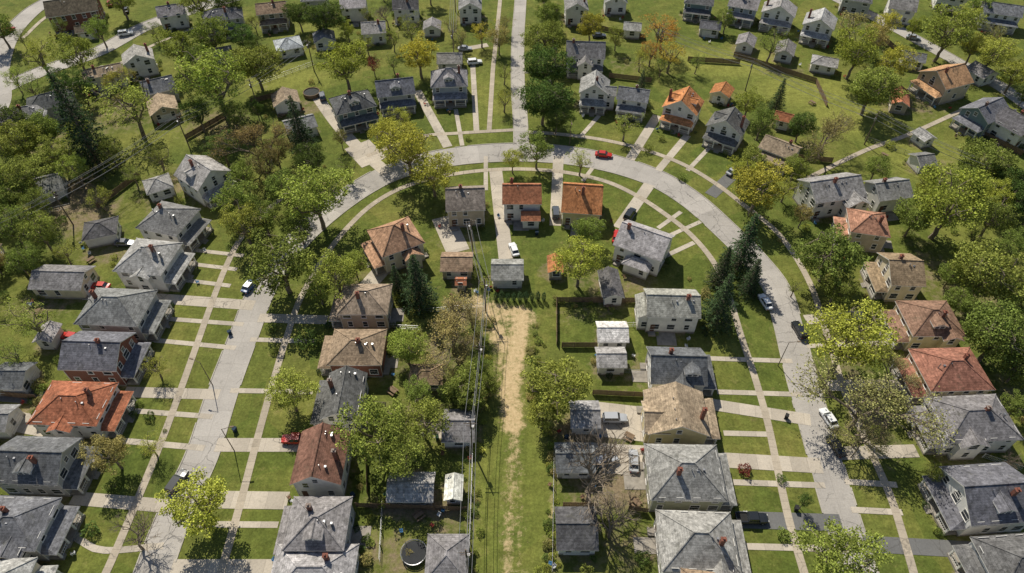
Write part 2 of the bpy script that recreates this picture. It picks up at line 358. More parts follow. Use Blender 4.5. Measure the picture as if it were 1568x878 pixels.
def window(mb,fr,t,z,w=.95,h=1.4):
    onwall(mb,fr,t-w/2-.13,t+w/2+.13,z-h/2-.13,z+h/2+.13,-.02,.05,0)
    onwall(mb,fr,t-w/2,t+w/2,z-h/2,z+h/2,-.01,.062,1)
    onwall(mb,fr,t-w/2+.004,t+w/2-.004,z-.035,z+.035,0,.085,0)
    onwall(mb,fr,t-w/2-.2,t+w/2+.2,z-h/2-.2,z-h/2-.132,-.01,.13,0)
def volume(R,wl,wn,x0,x1,y0,y1,h,kind,pitch,rr,doors=True,skips=()):
    t=.2
    wl.box(x0,x1,y0,y1,.0,h-t-.003)
    if kind=='hip': rise=roof_hip(R,wl,x0-OV,x1+OV,y0-OV,y1+OV,h,pitch)
    else: rise=roof_gable(R,wl,x0-OV,x1+OV,y0-OV,y1+OV,h,pitch,'x' if kind=='gx' else 'y')
    ns=2 if h>4.6 else 1
    for sd in 'NSEW':
        if sd in skips: continue
        fr=side_frame(sd,x0,x1,y0,y1); L=fr[3]
        n=max(1,int(L/2.7))
        for s in range(ns):
            for k in range(n):
                if rr.random()<.16: continue
                tt=L*(k+.5)/n+rr.uniform(-.2,.2); window(wn,fr,tt,.55+1.35+s*2.75,rr.choice((.9,.95,1.5)) if L/n>2.4 else .8)
        if (kind=='gx' and sd in 'EW') or (kind=='gy' and sd in 'NS'):
            if rise>1.8: window(wn,fr,L/2,h+.55*1.0,.8,.95)
    return rise
def chimney(mb,x,y,z,s=.35):
    mb.box(x-s,x+s,y-s*.8,y+s*.8,0.0,z); mb.box(x-s-.08,x+s+.08,y-s*.8-.08,y+s*.8+.08,z+.001,z+.13); mb.box(x-.15,x+.15,y-.15,y+.15,z+.131,z+.38)
NH=0
def house(u,v,Wd,Dp,rot,roof,wall,kind='hip',h=5.6,porch=None,pitch=None,wing=None,dormer=None,name=None,chim=True,garage=None,seed=None,world=None):
    global NH; NH+=1
    rr=random.Random(seed if seed is not None else NH*13+5)
    x,y=world if world else P(u,v,h)
    small=h<3.4
    if pitch is None: pitch=rr.uniform(.5,.62) if not small else .5
    if name is None: name=('garage' if small else ('brick_house' if wall=='brick' else 'house'))
    E=empty(name,(x,y,0),math.radians(rot))
    OCC.append((x,y,math.hypot(Wd,Dp)*.42,max(Wd,Dp)*.5)); RECT.append((x,y,Wd,Dp,math.radians(rot),small))
    X0,X1,Y0,Y1=-Wd/2+OV,Wd/2-OV,-Dp/2+OV,Dp/2-OV
    pd=2.3
    if porch and not small:
        if porch=='W': X0+=pd
        if porch=='E': X1-=pd
        if porch=='S': Y0+=pd*.8
        if porch=='N': Y1-=pd*.8
    R=MB(); wl=MB(); wn=MB(); tr=MB(); ch=MB()
    k_=rr.uniform(.84,1.14); R_col=tuple(c*k_*rr.uniform(.97,1.03) for c in roof)
    skips=[]
    rise=volume(R,wl,wn,X0,X1,Y0,Y1,h,kind,pitch,rr,skips=skips)
    tr.box(X0-.05,X1+.05,Y0-.05,Y1+.05,-.05,.42,1)
    if wing:
        for (a0,a1,b0,b1,hh,kd) in wing:
            volume(R,wl,wn,a0,a1,b0,b1,hh,kd,pitch*.9,rr)
            tr.box(a0-.045,a1+.045,b0-.045,b1+.045,-.05,.415,1)
    if porch and not small:
        fr=side_frame(porch,X0,X1,Y0,Y1); O,T,Nn,L=fr; m0=.25; zt,zb=3.45,2.95
        def q(t,o,z): p=O+T*t+Nn*o; return (p.x,p.y,z)
        a=[q(m0-.3,.0,zt),q(L-m0+.3,.0,zt),q(L-m0+.3,pd+.3,zb),q(m0-.3,pd+.3,zb)]
        i0,i1=q(m0+1.0,0.01,zt+.25),q(L-m0-1.0,0.01,zt+.25)
        al=q(m0-.3,.01,zb); ar=q(L-m0+.3,.01,zb)
        R.poly([a[3],a[2],i1,i0]); R.poly([al,a[3],i0]); R.poly([a[2],ar,i1])
        lo=[(p[0],p[1],zb-.18) for p in (al,a[3],a[2],ar)]; hi=[al,a[3],a[2],ar]
        for k in range(3): R.poly([lo[k],lo[k+1],hi[k+1],hi[k]],1)
        R.poly(lo,1)
        onwall(tr,fr,m0,L-m0,-.05,.5,.06,pd+.05,1)
        nc=4 if L>6 else 3
        for k in range(nc):
            t=m0+.25+(L-2*m0-.5)*k/(nc-1); onwall(tr,fr,t-.14,t+.14,.5,zb-.18,pd-.32,pd-.04,0)
        for k in range(nc-1):
            t=m0+.25+(L-2*m0-.5)*k/(nc-1); t2=m0+.25+(L-2*m0-.5)*(k+1)/(nc-1)
            if k==1: 
                for st in range(3): onwall(tr,fr,(t+t2)/2-.7,(t+t2)/2+.7,-.05,.36-.14*st,pd+.055+.3*st,pd+.35+.3*st,1)
                continue
            onwall(tr,fr,t+.14,t2-.14,1.25,1.35,pd-.22,pd-.14,0); onwall(tr,fr,t+.14,t2-.14,.62,.68,pd-.22,pd-.14,0)
            nb=int((t2-t)/.35)
            for b in range(nb): tb=t+.2+(t2-t-.4)*b/max(1,nb-1); onwall(tr,fr,tb-.03,tb+.03,.68,1.25,pd-.21,pd-.15,0)
        onwall(tr,fr,L/2-.5,L/2+.5,.5,2.6,-.01,.09,2)
    if dormer:
        for (ds,off) in dormer:
            mx,my=(X0+X1)/2,(Y0+Y1)/2; dw=1.25
            if ds in 'SN':
                yy=Y0+.9 if ds=='S' else Y1-.9; z1=h+min(rise*.62,1.9)
                a,b=(yy,my) if ds=='S' else (my,yy)
                wl.box(mx+off-dw,mx+off+dw,a,b,h,z1-.2); roof_gable(R,wl,mx+off-dw-.3,mx+off+dw+.3,a-.3 if ds=='S' else a,b if ds=='S' else b+.3,z1,.45,'y')
                fr=side_frame(ds,mx+off-dw,mx+off+dw,a,b); window(wn,fr,dw*.6,(h+.35+z1)/2,.75,.8); window(wn,fr,dw*1.4,(h+.35+z1)/2,.75,.8)
            else:
                xx=X0+.9 if ds=='W' else X1-.9; z1=h+min(rise*.62,1.9)
                a,b=(xx,mx) if ds=='W' else (mx,xx)
                wl.box(a,b,my+off-dw,my+off+dw,h,z1-.2); roof_gable(R,wl,a-.3 if ds=='W' else a,b if ds=='W' else b+.3,my+off-dw-.3,my+off+dw+.3,z1,.45,'x')
                fr=side_frame(ds,a,b,my+off-dw,my+off+dw); window(wn,fr,dw*.6,(h+.35+z1)/2,.75,.8); window(wn,fr,dw*1.4,(h+.35+z1)/2,.75,.8)
    if not small:
        if chim:
            cx=rr.uniform(X0+1.5,X1-1.5) if kind!='gy' else rr.choice((X0+.8,X1-.8,(X0+X1)/2+.5)); cy=rr.uniform(-1,1)*.2*(Y1-Y0)+(Y0+Y1)/2
            chimney(ch,cx,cy,h+rise+.7)
        for k in range(rr.randint(1,3)):
            vx=rr.uniform(X0+2,X1-2); vy=(Y0+Y1)/2-rr.uniform(.5,1.2); 
            if kind=='gy': vx,vy=(X0+X1)/2+rr.choice((-1,1))*.8,rr.uniform(Y0+1,Y1-1)
            tr.cone((vx,vy,h+rise*.3),(vx,vy,h+rise*.95+.1),.09,.09,6,3,True)
            tr.box(vx+.8,vx+1.15,vy-.15,vy+.2,h+rise*.3,h+rise*.8+.05,3)
        bs={'W':'E','E':'W','S':'N','N':'S'}.get(porch,'S'); fr=side_frame(bs,X0,X1,Y0,Y1)
        onwall(tr,fr,.8,1.7,.45,2.5,-.01,.07,2); onwall(tr,fr,.5,2.0,-.05,.40,.055,1.2,1)
        if rr.random()<.6: onwall(tr,fr,2.2,2.2+rr.uniform(2.5,4),-.05,.095,.055,rr.uniform(2.6,3.8),1)
        for sd in 'SEW':
            f2=side_frame(sd,X0,X1,Y0,Y1); onwall(tr,f2,.05,.14,.42,h-.25,.0,.09,0)
    else:
        gs=garage or rr.choice('SE'); fr=side_frame(gs,X0,X1,Y0,Y1); L=fr[3]
        if L>3: onwall(tr,fr,L*.14,L*.86,.06,2.2,-.01,.055,4); 
        for k in range(1,4): 
            if L>3: onwall(tr,fr,L*.14+.01,L*.86-.01,.06+.53*k,.09+.53*k,0,.07,1)
    wm='brick' if wall=='brick' else 'siding'
    link('roof',R.mesh('roof',['roof_shingle','trim_white','roof_shingle']),parent=E,color=R_col)
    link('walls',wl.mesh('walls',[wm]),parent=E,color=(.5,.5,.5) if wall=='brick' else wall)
    if wn.f: link('windows',wn.mesh('windows',['trim_white','window_glass']),parent=E)
    link('trim',tr.mesh('trim',['trim_white','foundation','door_paint','metal_grey','trim_white']),parent=E)
    if ch.f: link('chimney',ch.mesh('chimney',['brick']),parent=E)
    return E
g_=house
g_(475,800,12.0,9.0,0,GREY,GW,'hip',5.6,'W',seed=1,dormer=[('S',0)])
g_(490,700,8.6,10.2,0,RBR,WH,'gy',5.6,None,.7)
g_(516,606,9.6,10.4,0,DGR,WH,'gy',4.8,'W',.65)
g_(537,531,13,9,0,BRN,'brick','hip',4.6,'W')
g_(549,458,12.8,8.6,0,TAN,TN,'hip',5.4,'W')
g_(597,365,12.5,10,28,(.50,.31,.19),CR,'hip',5.8,'W',.7,wing=[(1,4.5,-6.5,-3,4.2,'gy')])
g_(478,876,13,9,0,LG,WH,'hip',4,None)
g_(651,573,6.6,5,0,BRN,TN,'hip',2.7); g_(701,651,6.0,7,0,GREY,WH,'gx',2.8); 
g_(628,745,8,5.6,0,LG,WH,'gx',2.6,name='metal_shed'); g_(693,746,3.2,4.8,0,WH,WH,'gy',2.5,name='shed'); g_(683,852,6.8,7.5,0,GREY,GW,'hip',2.9)
g_(698,401,7.2,6.2,0,BRN,TN,'gx',2.9); g_(704,431,2.6,2.6,0,RUST,TN,'gx',2.2,name='shed'); g_(775,413,7.2,6.6,0,LG,WH,'gx',3.0)
g_(848,405,3.6,5.5,0,ORG,TN,'gy',2.6,name='shed'); g_(933,435,4.6,8.5,4,DGR,WH,'gy',3.0)
g_(711,304,9.4,9.2,3,(.35,.305,.255),TN,'gx',5.6,None,.65)
g_(797,297,9.4,8.0,0,RUST,WH,'gx',5.8,None,.7,wing=[(0.2,4,-6.4,-3.4,3.0,'gx')])
g_(889,304,9.6,11.5,-6,ORG,YL,'gx',4.6,None,.72)
g_(984,368,11.5,9.5,-28,LG,WH,'gx',5.4,None,.65,wing=[(-2,3.5,-6.5,-3.5,3.0,'hip')])
g_(1026,464,11,8,-2,(.38,.365,.32),WH,'gx',5.4,None,.6,wing=[(-6.8,-4.2,-3,2.5,4.4,'gy')])
g_(1042,560,13,9,-2,SLT,WH,'gx',4.6,'E',.7,dormer=[('S',2.4)],wing=[(-2.4,1.2,-5.3,-2,4.5,'gy')])
g_(1042,632,13.4,9.5,-2,TAN,YL,'gy',4.4,'E',.55,wing=[(-6.8,-3,-4,2,4.3,'gx')])
g_(1056,722,15,10.5,-1,GREY,GN,'hip',5.2,'E',.6)
g_(1076,828,14.5,10,-2,LG,WH,'hip',5.0,'E',.65,wing=[(0,3.6,-5.8,-3,4.8,'gy')])
g_(935,508,6.4,5.6,0,WH,WH,'gx',2.8); g_(933,547,6.0,5.2,0,LG,WH,'gx',2.8); g_(880,808,6.8,7.4,0,DGR,WH,'gx',2.9); g_(893,634,5.6,6,0,LG,WH,'gx',2.8)
g_(878,700,7.0,6,0,SLT,GW,'gx',2.8)
g_(1318,340,11,8.5,-12,(.44,.235,.155),TN,'hip',5.6,'W'); g_(1368,412,9.6,10,-3,BRN,CR,'gx',5.6,'W')
g_(1412,487,13,9.5,0,(.31,.19,.13),YL,'hip',5.4,'W',dormer=[('S',0)],wing=[(2,5.2,-5.4,-2,5.3,'gy')]); g_(1443,565,14.5,10,2,(.34,.16,.11),CR,'hip',5.4,'W')
g_(1476,640,16,9.6,3,GREY,WH,'hip',5.2,'W',wing=[(-3.4,1,-5.4,-2,5.1,'gy')]); g_(1500,755,14,10.5,4,SLT,WH,'gx',5.2,'W',.6,dormer=[('S',0)])
g_(1540,862,12,9,4,DGR,WH,'hip',5,'W')
g_(1270,288,13.5,9.5,12,LG,WH,'gx',5.6,None,.6,wing=[(1,6.5,-6.6,-3,4.8,'gy')]); g_(1357,290,9,8,10,GREY,WH,'gx',4.6,None)
g_(1190,229,9.5,9,-38,TAN,WH,'gx',4.4,'S'); g_(1110,193,10,9.5,-30,DGR,WH,'gy',5.4,'S',.65,dormer=[('W',0)]); g_(1042,163,10,10,-26,ORG,WH,'gy',5.6,'S',.7,dormer=[('W',0),('E',0)])
g_(967,148,9,9,-14,SLT,WH,'gx',5.4,'S'); g_(908,136,8.6,10,-8,LG,WH,'gy',5.6,'S',.7,wing=[(2,6,-2,2,5,'gx')]); g_(894,82,12,10.5,-4,GREY,WH,'gx',5.8,'S',.75,wing=[(-2,2,-6,-2.5,4.8,'gy')])
g_(1103,140,6,6,-28,ORG,CR,'gy',3.0); g_(1198,180,5.5,5,-25,RUST,TN,'gx',2.9); g_(1375,150,5,9,-20,RUST,TN,'gy',3.0)
g_(686,124,10.8,11,4,GREY,BL,'hip',5.8,'S',.75,dormer=[('S',0)]); g_(604,138,11,10.5,12,SLT,GW,'gx',5.4,'S',.65,dormer=[('S',0)]); g_(540,160,11.5,11,24,DGR,TQ,'hip',5.6,'S',.65,dormer=[('S',0)])
g_(687,90,8,7,2,GREY,GW,'gx',3.1); g_(436,152,7.6,7,20,TAN,WH,'gy',3.0); g_(458,190,8.5,7,25,GREY,WH,'gx',3.1)
for a in [(1252,36,10,11,-25,LG,WH,'gy',5.6,'S'),(1190,18,11,10,-22,LG,WH,'gy',5.6,'S'),(1136,8,10,10,-22,GREY,BL,'gx',5.6,'S'),(1085,40,7,6,-15,SLT,GW,'gx',3,None),(1140,64,6,7,-22,GREY,WH,'gy',3,None),
 (1260,95,8,6,-22,LG,WH,'hip',3,None),(1200,76,6,8,-22,GREY,WH,'gy',3,None),(1068,3,10,9,-15,DGR,TQ,'hip',5.4,'S'),(966,42,6,6,-10,LG,WH,'gx',3,None),(880,8,8,9,0,GREY,WH,'gy',5.6,None),(940,0,8,6,0,GREY,WH,'gy',4.5,None),
 (1440,120,13,11,22,(.50,.30,.16),TN,'gx',5.4,'W'),(1502,172,13,9,30,SLT,TQ,'gx',5.2,'W'),(1552,190,9,9,30,DGR,WH,'gy',5,None),(1530,18,12,10,-20,SLT,WH,'gx',5.4,'S'),(1412,208,4.5,5,20,LG,WH,'gy',2.7,None),
 (1395,88,7,6,-20,SLT,WH,'gx',3,None),(1378,8,9,9,-20,GREY,WH,'gx',5.2,None),(1455,-10,10,9,-20,TAN,WH,'hip',5.2,None),(1310,-5,10,9,-22,DGR,GW,'hip',5.2,None),(1410,245,5,6,10,GREY,WH,'gx',2.8,None),(1500,110,7,7,25,GREY,WH,'gy',3,None)]:
    g_(*a)
for a in [(415,16,10,10,12,BRN,TN,'gx',5.6,'S'),(440,68,8.5,8,22,(.55,.57,.6),WH,'hip',3,None),(495,58,7,7,15,SLT,WH,'gy',3,None),(571,44,8,8,8,LG,WH,'gx',4,None),(540,6,9,8,5,LG,WH,'gx',5.2,None),(718,6,8,10,2,GREY,WH,'gy',5.4,None),
 (340,26,13,10,18,SLT,GW,'hip',5.4,'S'),(112,12,16,11,20,DB,'brick','gx',5.8,None),(210,86,9,9,25,LG,WH,'gy',5.4,'N'),(157,108,11,8,25,TAN,WH,'gx',5,'N'),(242,132,9,8,28,SLT,GW,'gx',4.4,None),(76,152,12,10,25,DGR,GW,'hip',5.4,'N'),(33,176,13,8,20,GREY,WH,'hip',5,None),
 (248,163,8,8,28,TAN,TN,'gy',3,None),(262,18,9,8,20,GREY,WH,'gx',5,None),(340,80,6,6,22,GREY,WH,'gx',2.9,None),(620,8,9,8,4,DGR,WH,'gx',5.2,None),(480,-6,9,9,8,GREY,GW,'hip',5.2,None),(660,40,6,6,2,GREY,WH,'gy',2.9,None),(130,45,6,5,20,DB,TN,'gx',3,None)]:
    g_(*a)
g_(314,268,12.5,10,-38,LG,WH,'gx',5.6,'E',.65,dormer=[('S',0)]); g_(241,282,6.5,6.5,30,LG,WH,'hip',3); g_(153,350,7.6,6.8,18,DGR,WH,'hip',3.0)
g_(264,336,13,10,-16,GREY,WH,'hip',5.6,'E'); g_(234,394,13.4,10.5,-8,LG,WH,'hip',5.6,'E',wing=[(-2,1.5,-5.8,-3,5.2,'gy')]); g_(95,425,11.6,7.5,-2,GREY,CR,'gx',3.3,garage='E')
g_(186,470,15.5,10,-3,GREY,GW,'hip',5.6,'E'); g_(158,537,13.6,9.5,-2,SLT,'brick','gx',5.6,'E',.6); g_(122,617,15,9.5,-2,RUST,WH,'hip',5.2,'E',wing=[(-3,.5,-5.6,-2.5,5,'gy')])
g_(66,704,14,9,-2,SLT,GW,'gx',5.2,'E',.65,dormer=[('S',0)]); g_(35,800,13,9,-2,SLT,GW,'hip',5.2,'E',wing=[(-2,2,-5.4,-3,5,'gy')])
g_(20,575,6.5,6.5,0,SLT,WH,'gx',2.9); g_(72,510,4,5,0,LG,WH,'gy',2.8); g_(-5,640,6,6,0,GREY,WH,'gx',2.9); g_(68,283,9,8,25,GREY,WH,'gx',3)
for a in [(-90,330),(-110,460),(-130,600),(-160,740),(-60,380),(1650,300),(1660,420),(1690,540),(1700,660),(1730,780),(1640,60),(-80,60),(-100,150),(460,960),(1080,920),(0,900),(1580,960)]:
    g_(a[0],a[1],12,9,random.uniform(-8,8),random.choice((GREY,BRN,SLT,LG)),random.choice((WH,CR,TN)),'hip',5.4,'E' if a[0]<700 else 'W')
# ---------------------------------------------------------------- trees (prototypes)
def leaf_quads(cent,size,up=.6,aspect=.7):
    n=len(cent); nr=rng.normal(size=(n,3)); nr[:,2]=np.abs(nr[:,2])+up; nr/=np.linalg.norm(nr,axis=1)[:,None]
    a=np.cross(nr,rng.normal(size=(n,3))); a/=np.linalg.norm(a,axis=1)[:,None]; b=np.cross(nr,a)
    s=(size*rng.uniform(.6,1.3,n))[:,None]
    q=np.stack([cent-a*s*.5,cent-b*s*.5*aspect,cent+a*s*.5,cent+b*s*.5*aspect],1)
    return q.reshape(-1,3)
def finish(mb,quads,name):
    n0=len(mb.v); V=mb.v+[tuple(x) for x in quads]; k=len(quads)//4
    F=mb.f+[tuple(range(n0+4*i,n0+4*i+4)) for i in range(k)]; M=mb.m+[1]*k
    me=bpy.data.meshes.new(name); me.from_pydata(V,[],F); me.materials.append(MAT['bark']); me.materials.append(MAT['leaves']); me.polygons.foreach_set('material_index',M); me.update(); return me
def bent(mb,a,b,r0,r1,rr,n=4,j=.12,sides=6):
    a=Vector(a); b=Vector(b); L=(b-a).length; pts=[a]
    for k in range(1,n): pts.append(a.lerp(b,k/n)+Vector((rr.uniform(-1,1),rr.uniform(-1,1),rr.uniform(-.3,1)))*L*j*math.sin(math.pi*k/n))
    pts.append(b)
    for k in range(n): mb.cone(pts[k],pts[k+1],r0+(r1-r0)*k/n,r0+(r1-r0)*(k+1)/n,sides)
    return pts
def decid(seed,nc=60,nl=150,ls=.36,R=5.6,Ht=12.5,vs=.40,fill=.5):
    rr=random.Random(seed); mb=MB()
    zc=.60*Ht; fork=Vector((rr.uniform(-.3,.3),rr.uniform(-.3,.3),.26*Ht))
    bent(mb,(0,0,-.1),fork,.38,.27,rr,3,.04,8)
    lim=[]
    nL=7
    for k in range(nL):
        an=2*math.pi*k/nL+rr.uniform(-.3,.3); rad=R*rr.uniform(.45,.75) if k else .3
        e=Vector((math.cos(an)*rad,math.sin(an)*rad,zc+rr.uniform(-.05,.28)*Ht*(1 if rad>1 else 1.2)))
        lim+=bent(mb,fork,e,.19,.06,rr,5,.12,5)[1:]
    lob=[(rr.uniform(0,6.28),rr.uniform(-.4,1.2),rr.uniform(.12,.42)) for _ in range(8)]
    cs=[];rc=[]
    while len(cs)<nc:
        d=Vector((rr.gauss(0,1),rr.gauss(0,1),rr.gauss(0,1)+.25)).normalized()
        an=math.atan2(d.y,d.x); el=math.asin(d.z); k=.72
        for la,le,am in lob:
            k+=am*math.exp(-(((an-la+math.pi)%(2*math.pi)-math.pi)**2)/.3-((el-le)**2)/.3)
        rad=rr.uniform(fill,1.0)**.7*k
        c=Vector((d.x*R*rad,d.y*R*rad,zc+d.z*Ht*vs*rad))
        if c.z<.24*Ht: continue
        if any((c-Vector(o)).length<1.0 for o in cs): 
            if rr.random()<.88: continue
        cs.append(tuple(c)); rc.append(rr.uniform(.45,1.1))
        nb=min(lim,key=lambda p:(p-c).length); mb.cone(nb,c,.045,.015,3)
    pts=[]
    for c,r in zip(cs,rc):
        n=int(nl*r*r*rr.uniform(.8,1.2)); g3=rng.normal(size=(n,3)); g3/=np.linalg.norm(g3,axis=1)[:,None]
        rad=rng.uniform(.25,1,n)[:,None]**.5*r*1.15; pts.append(np.array(c)+g3*rad*np.array([1,1,.6])*rng.uniform(.8,1.45,(n,1)))
    cen=np.concatenate(pts); return finish(mb,leaf_quads(cen,ls),'tree_%d'%seed)
def bare(seed,leaves=0):
    rr=random.Random(seed); mb=MB(); tips=[]
    def grow(p,d,L,r,lv):
        e=p+d*L; mb.cone(p,e,r,r*.68,5 if lv<3 else 3)
        if lv>=6: tips.append(tuple(e)); return
        if lv>=4: tips.append(tuple(e))
        n=3 if lv<5 else 2
        for k in range(n):
            ax=d.orthogonal().normalized(); ax.rotate(Matrix.Rotation(rr.uniform(0,6.28),3,d)) 
            nd=d.copy(); nd.rotate(Matrix.Rotation(rr.uniform(.3,.8),3,ax)); nd=(nd+Vector((0,0,.10))).normalized()
            grow(e,nd,L*rr.uniform(.70,.92),max(.026,r*.64),lv+1)
    grow(Vector((0,0,-.1)),Vector((0,0,1)),3.0,.38,0)
    q=np.zeros((0,3))
    if leaves:
        t=np.array(tips); idx=rng.integers(0,len(t),leaves); q=leaf_quads(t[idx]+rng.normal(size=(leaves,3))*.38,.25)
    return finish(mb,q,'bare_%d'%seed)
def conifer(seed,Ht=14,R=3.3):
    rr=random.Random(seed); mb=MB(); mb.cone((0,0,-.1),(0,0,Ht*.97),.3,.03,7); pts=[]
    nt=28
    for k in range(nt):
        f=(k/nt)**.9; z=Ht*(.07+.9*f); rad=R*(1-f)**.8*rr.uniform(.8,1.12)+.15; nb=max(5,int(12*(1-f)+5))
        for b in range(nb):
            an=6.28*b/nb+rr.uniform(-.3,.3); L=rad*rr.uniform(.65,1.2); d=np.array([math.cos(an),math.sin(an),0])
            tip=np.array([0,0,z])+d*L-np.array([0,0,.28*L])
            mb.cone((0,0,z),tuple(tip),.035,.01,3)
            n=int(6+L*7); t=rng.uniform(.15,1,n)**.7
            side=np.array([-d[1],d[0],0]); w=rng.normal(size=n)*.22*L*(1.1-t)
            c=np.array([0,0,z])+d*L*t[:,None]+side*w[:,None]-np.array([0,0,1])*(.28*L*t**1.5)[:,None]+rng.normal(size=(n,3))*.06
            pts.append(c)
    return finish(mb,leaf_quads(np.concatenate(pts),.34,1.0,.45),'conifer_%d'%seed)
def shrubm(seed,n=600,r=1.0,zz=.8,ls=.18):
    mb=MB()
    for k in range(7):
        an=k*.9; mb.cone((0,0,-.05),(math.cos(an)*r*.6,math.sin(an)*r*.6,zz*1.1),.03,.01,3)
    g3=rng.normal(size=(n,3)); g3/=np.linalg.norm(g3,axis=1)[:,None]
    ph=np.arctan2(g3[:,1],g3[:,0]); k=1+.18*np.sin(ph*3+seed)+.12*np.sin(ph*5+2*seed)
    c=g3*(rng.uniform(.5,1,n)**.5*k)[:,None]*np.array([r,r,zz]); c[:,2]+=zz*.85
    c=c[c[:,2]>.02]
    return finish(mb,leaf_quads(c,ls),'shrub_%d'%seed)
DEC=[decid(s,nc=a,nl=b,ls=c,fill=f) for s,a,b,c,f in ((11,76,150,.31,.34),(12,62,165,.32,.38),(13,86,130,.30,.3),(14,58,175,.33,.4),(15,92,120,.31,.36),(16,68,140,.31,.32))]
DEN=[decid(s,nc=110,nl=140,ls=.34,R=5.5,Ht=12,vs=.42,fill=.5) for s in (21,22)]
SPA=[decid(s,nc=48,nl=90,ls=.27,fill=.3) for s in (31,32,33)]
HALF=[bare(s,4400) for s in (41,42)]; BARE=[bare(s,0) for s in (51,52)]
CON_=[conifer(s) for s in (61,62)]; SHR=[shrubm(s) for s in (71,72,73)]
ARB=[shrubm(81,800,.55,1.5,.15)]
YG=(.45,.455,.085); G=(.275,.325,.078); LGn=(.375,.41,.09); DG=(.145,.205,.055); OL=(.39,.35,.135); ORr=(.62,.31,.08); YE=(.58,.47,.08); CN=(.08,.125,.055); RD=(.24,.06,.05); RO=(.31,.25,.10)
TREES=[]
def jit(c,a=.2): k=1+random.uniform(-a,a); return (c[0]*k*(1+random.uniform(-a,a)*.5),c[1]*k,c[2]*k)
def tree(u,v,dpx,kind='d',col=G,hs=1.0,world=None,dm=None):
    if world is None: dia=dpx/pxm(v,6)
    else: dia=dm
    if kind=='c': h=dia*2.0*hs; nat=(6.6,14.0); protos=CON_; cf=.45; nm='pine_tree'
    elif kind=='b': h=dia*1.0*hs; nat=(12,14); protos=BARE; cf=.6; nm='bare_tree'
    elif kind=='h': h=dia*1.0*hs; nat=(12,14); protos=HALF; cf=.6; nm='budding_tree'
    elif kind=='D': h=(dia*.8+3.0)*hs; nat=(12.0,12.8); protos=DEN; cf=.6; nm='maple_tree'
    elif kind=='s': h=(dia*.8+2.3)*hs; nat=(11.6,12.8); protos=SPA; cf=.6; nm='young_tree'
    else: h=(dia*.8+3.0)*hs; nat=(11.8,12.8); protos=DEC; cf=.6; nm='leafy_tree'
    x,y=world if world else P(u,v,h*cf)
    s=dia/nat[0]; sz=h/nat[1]
    link(nm,random.choice(protos),(x,y,0),random.uniform(0,6.28),(s,s*random.uniform(.88,1.12),sz),color=jit(col))
    TREES.append((x,y,dia/2,u,v,dpx))
T=tree
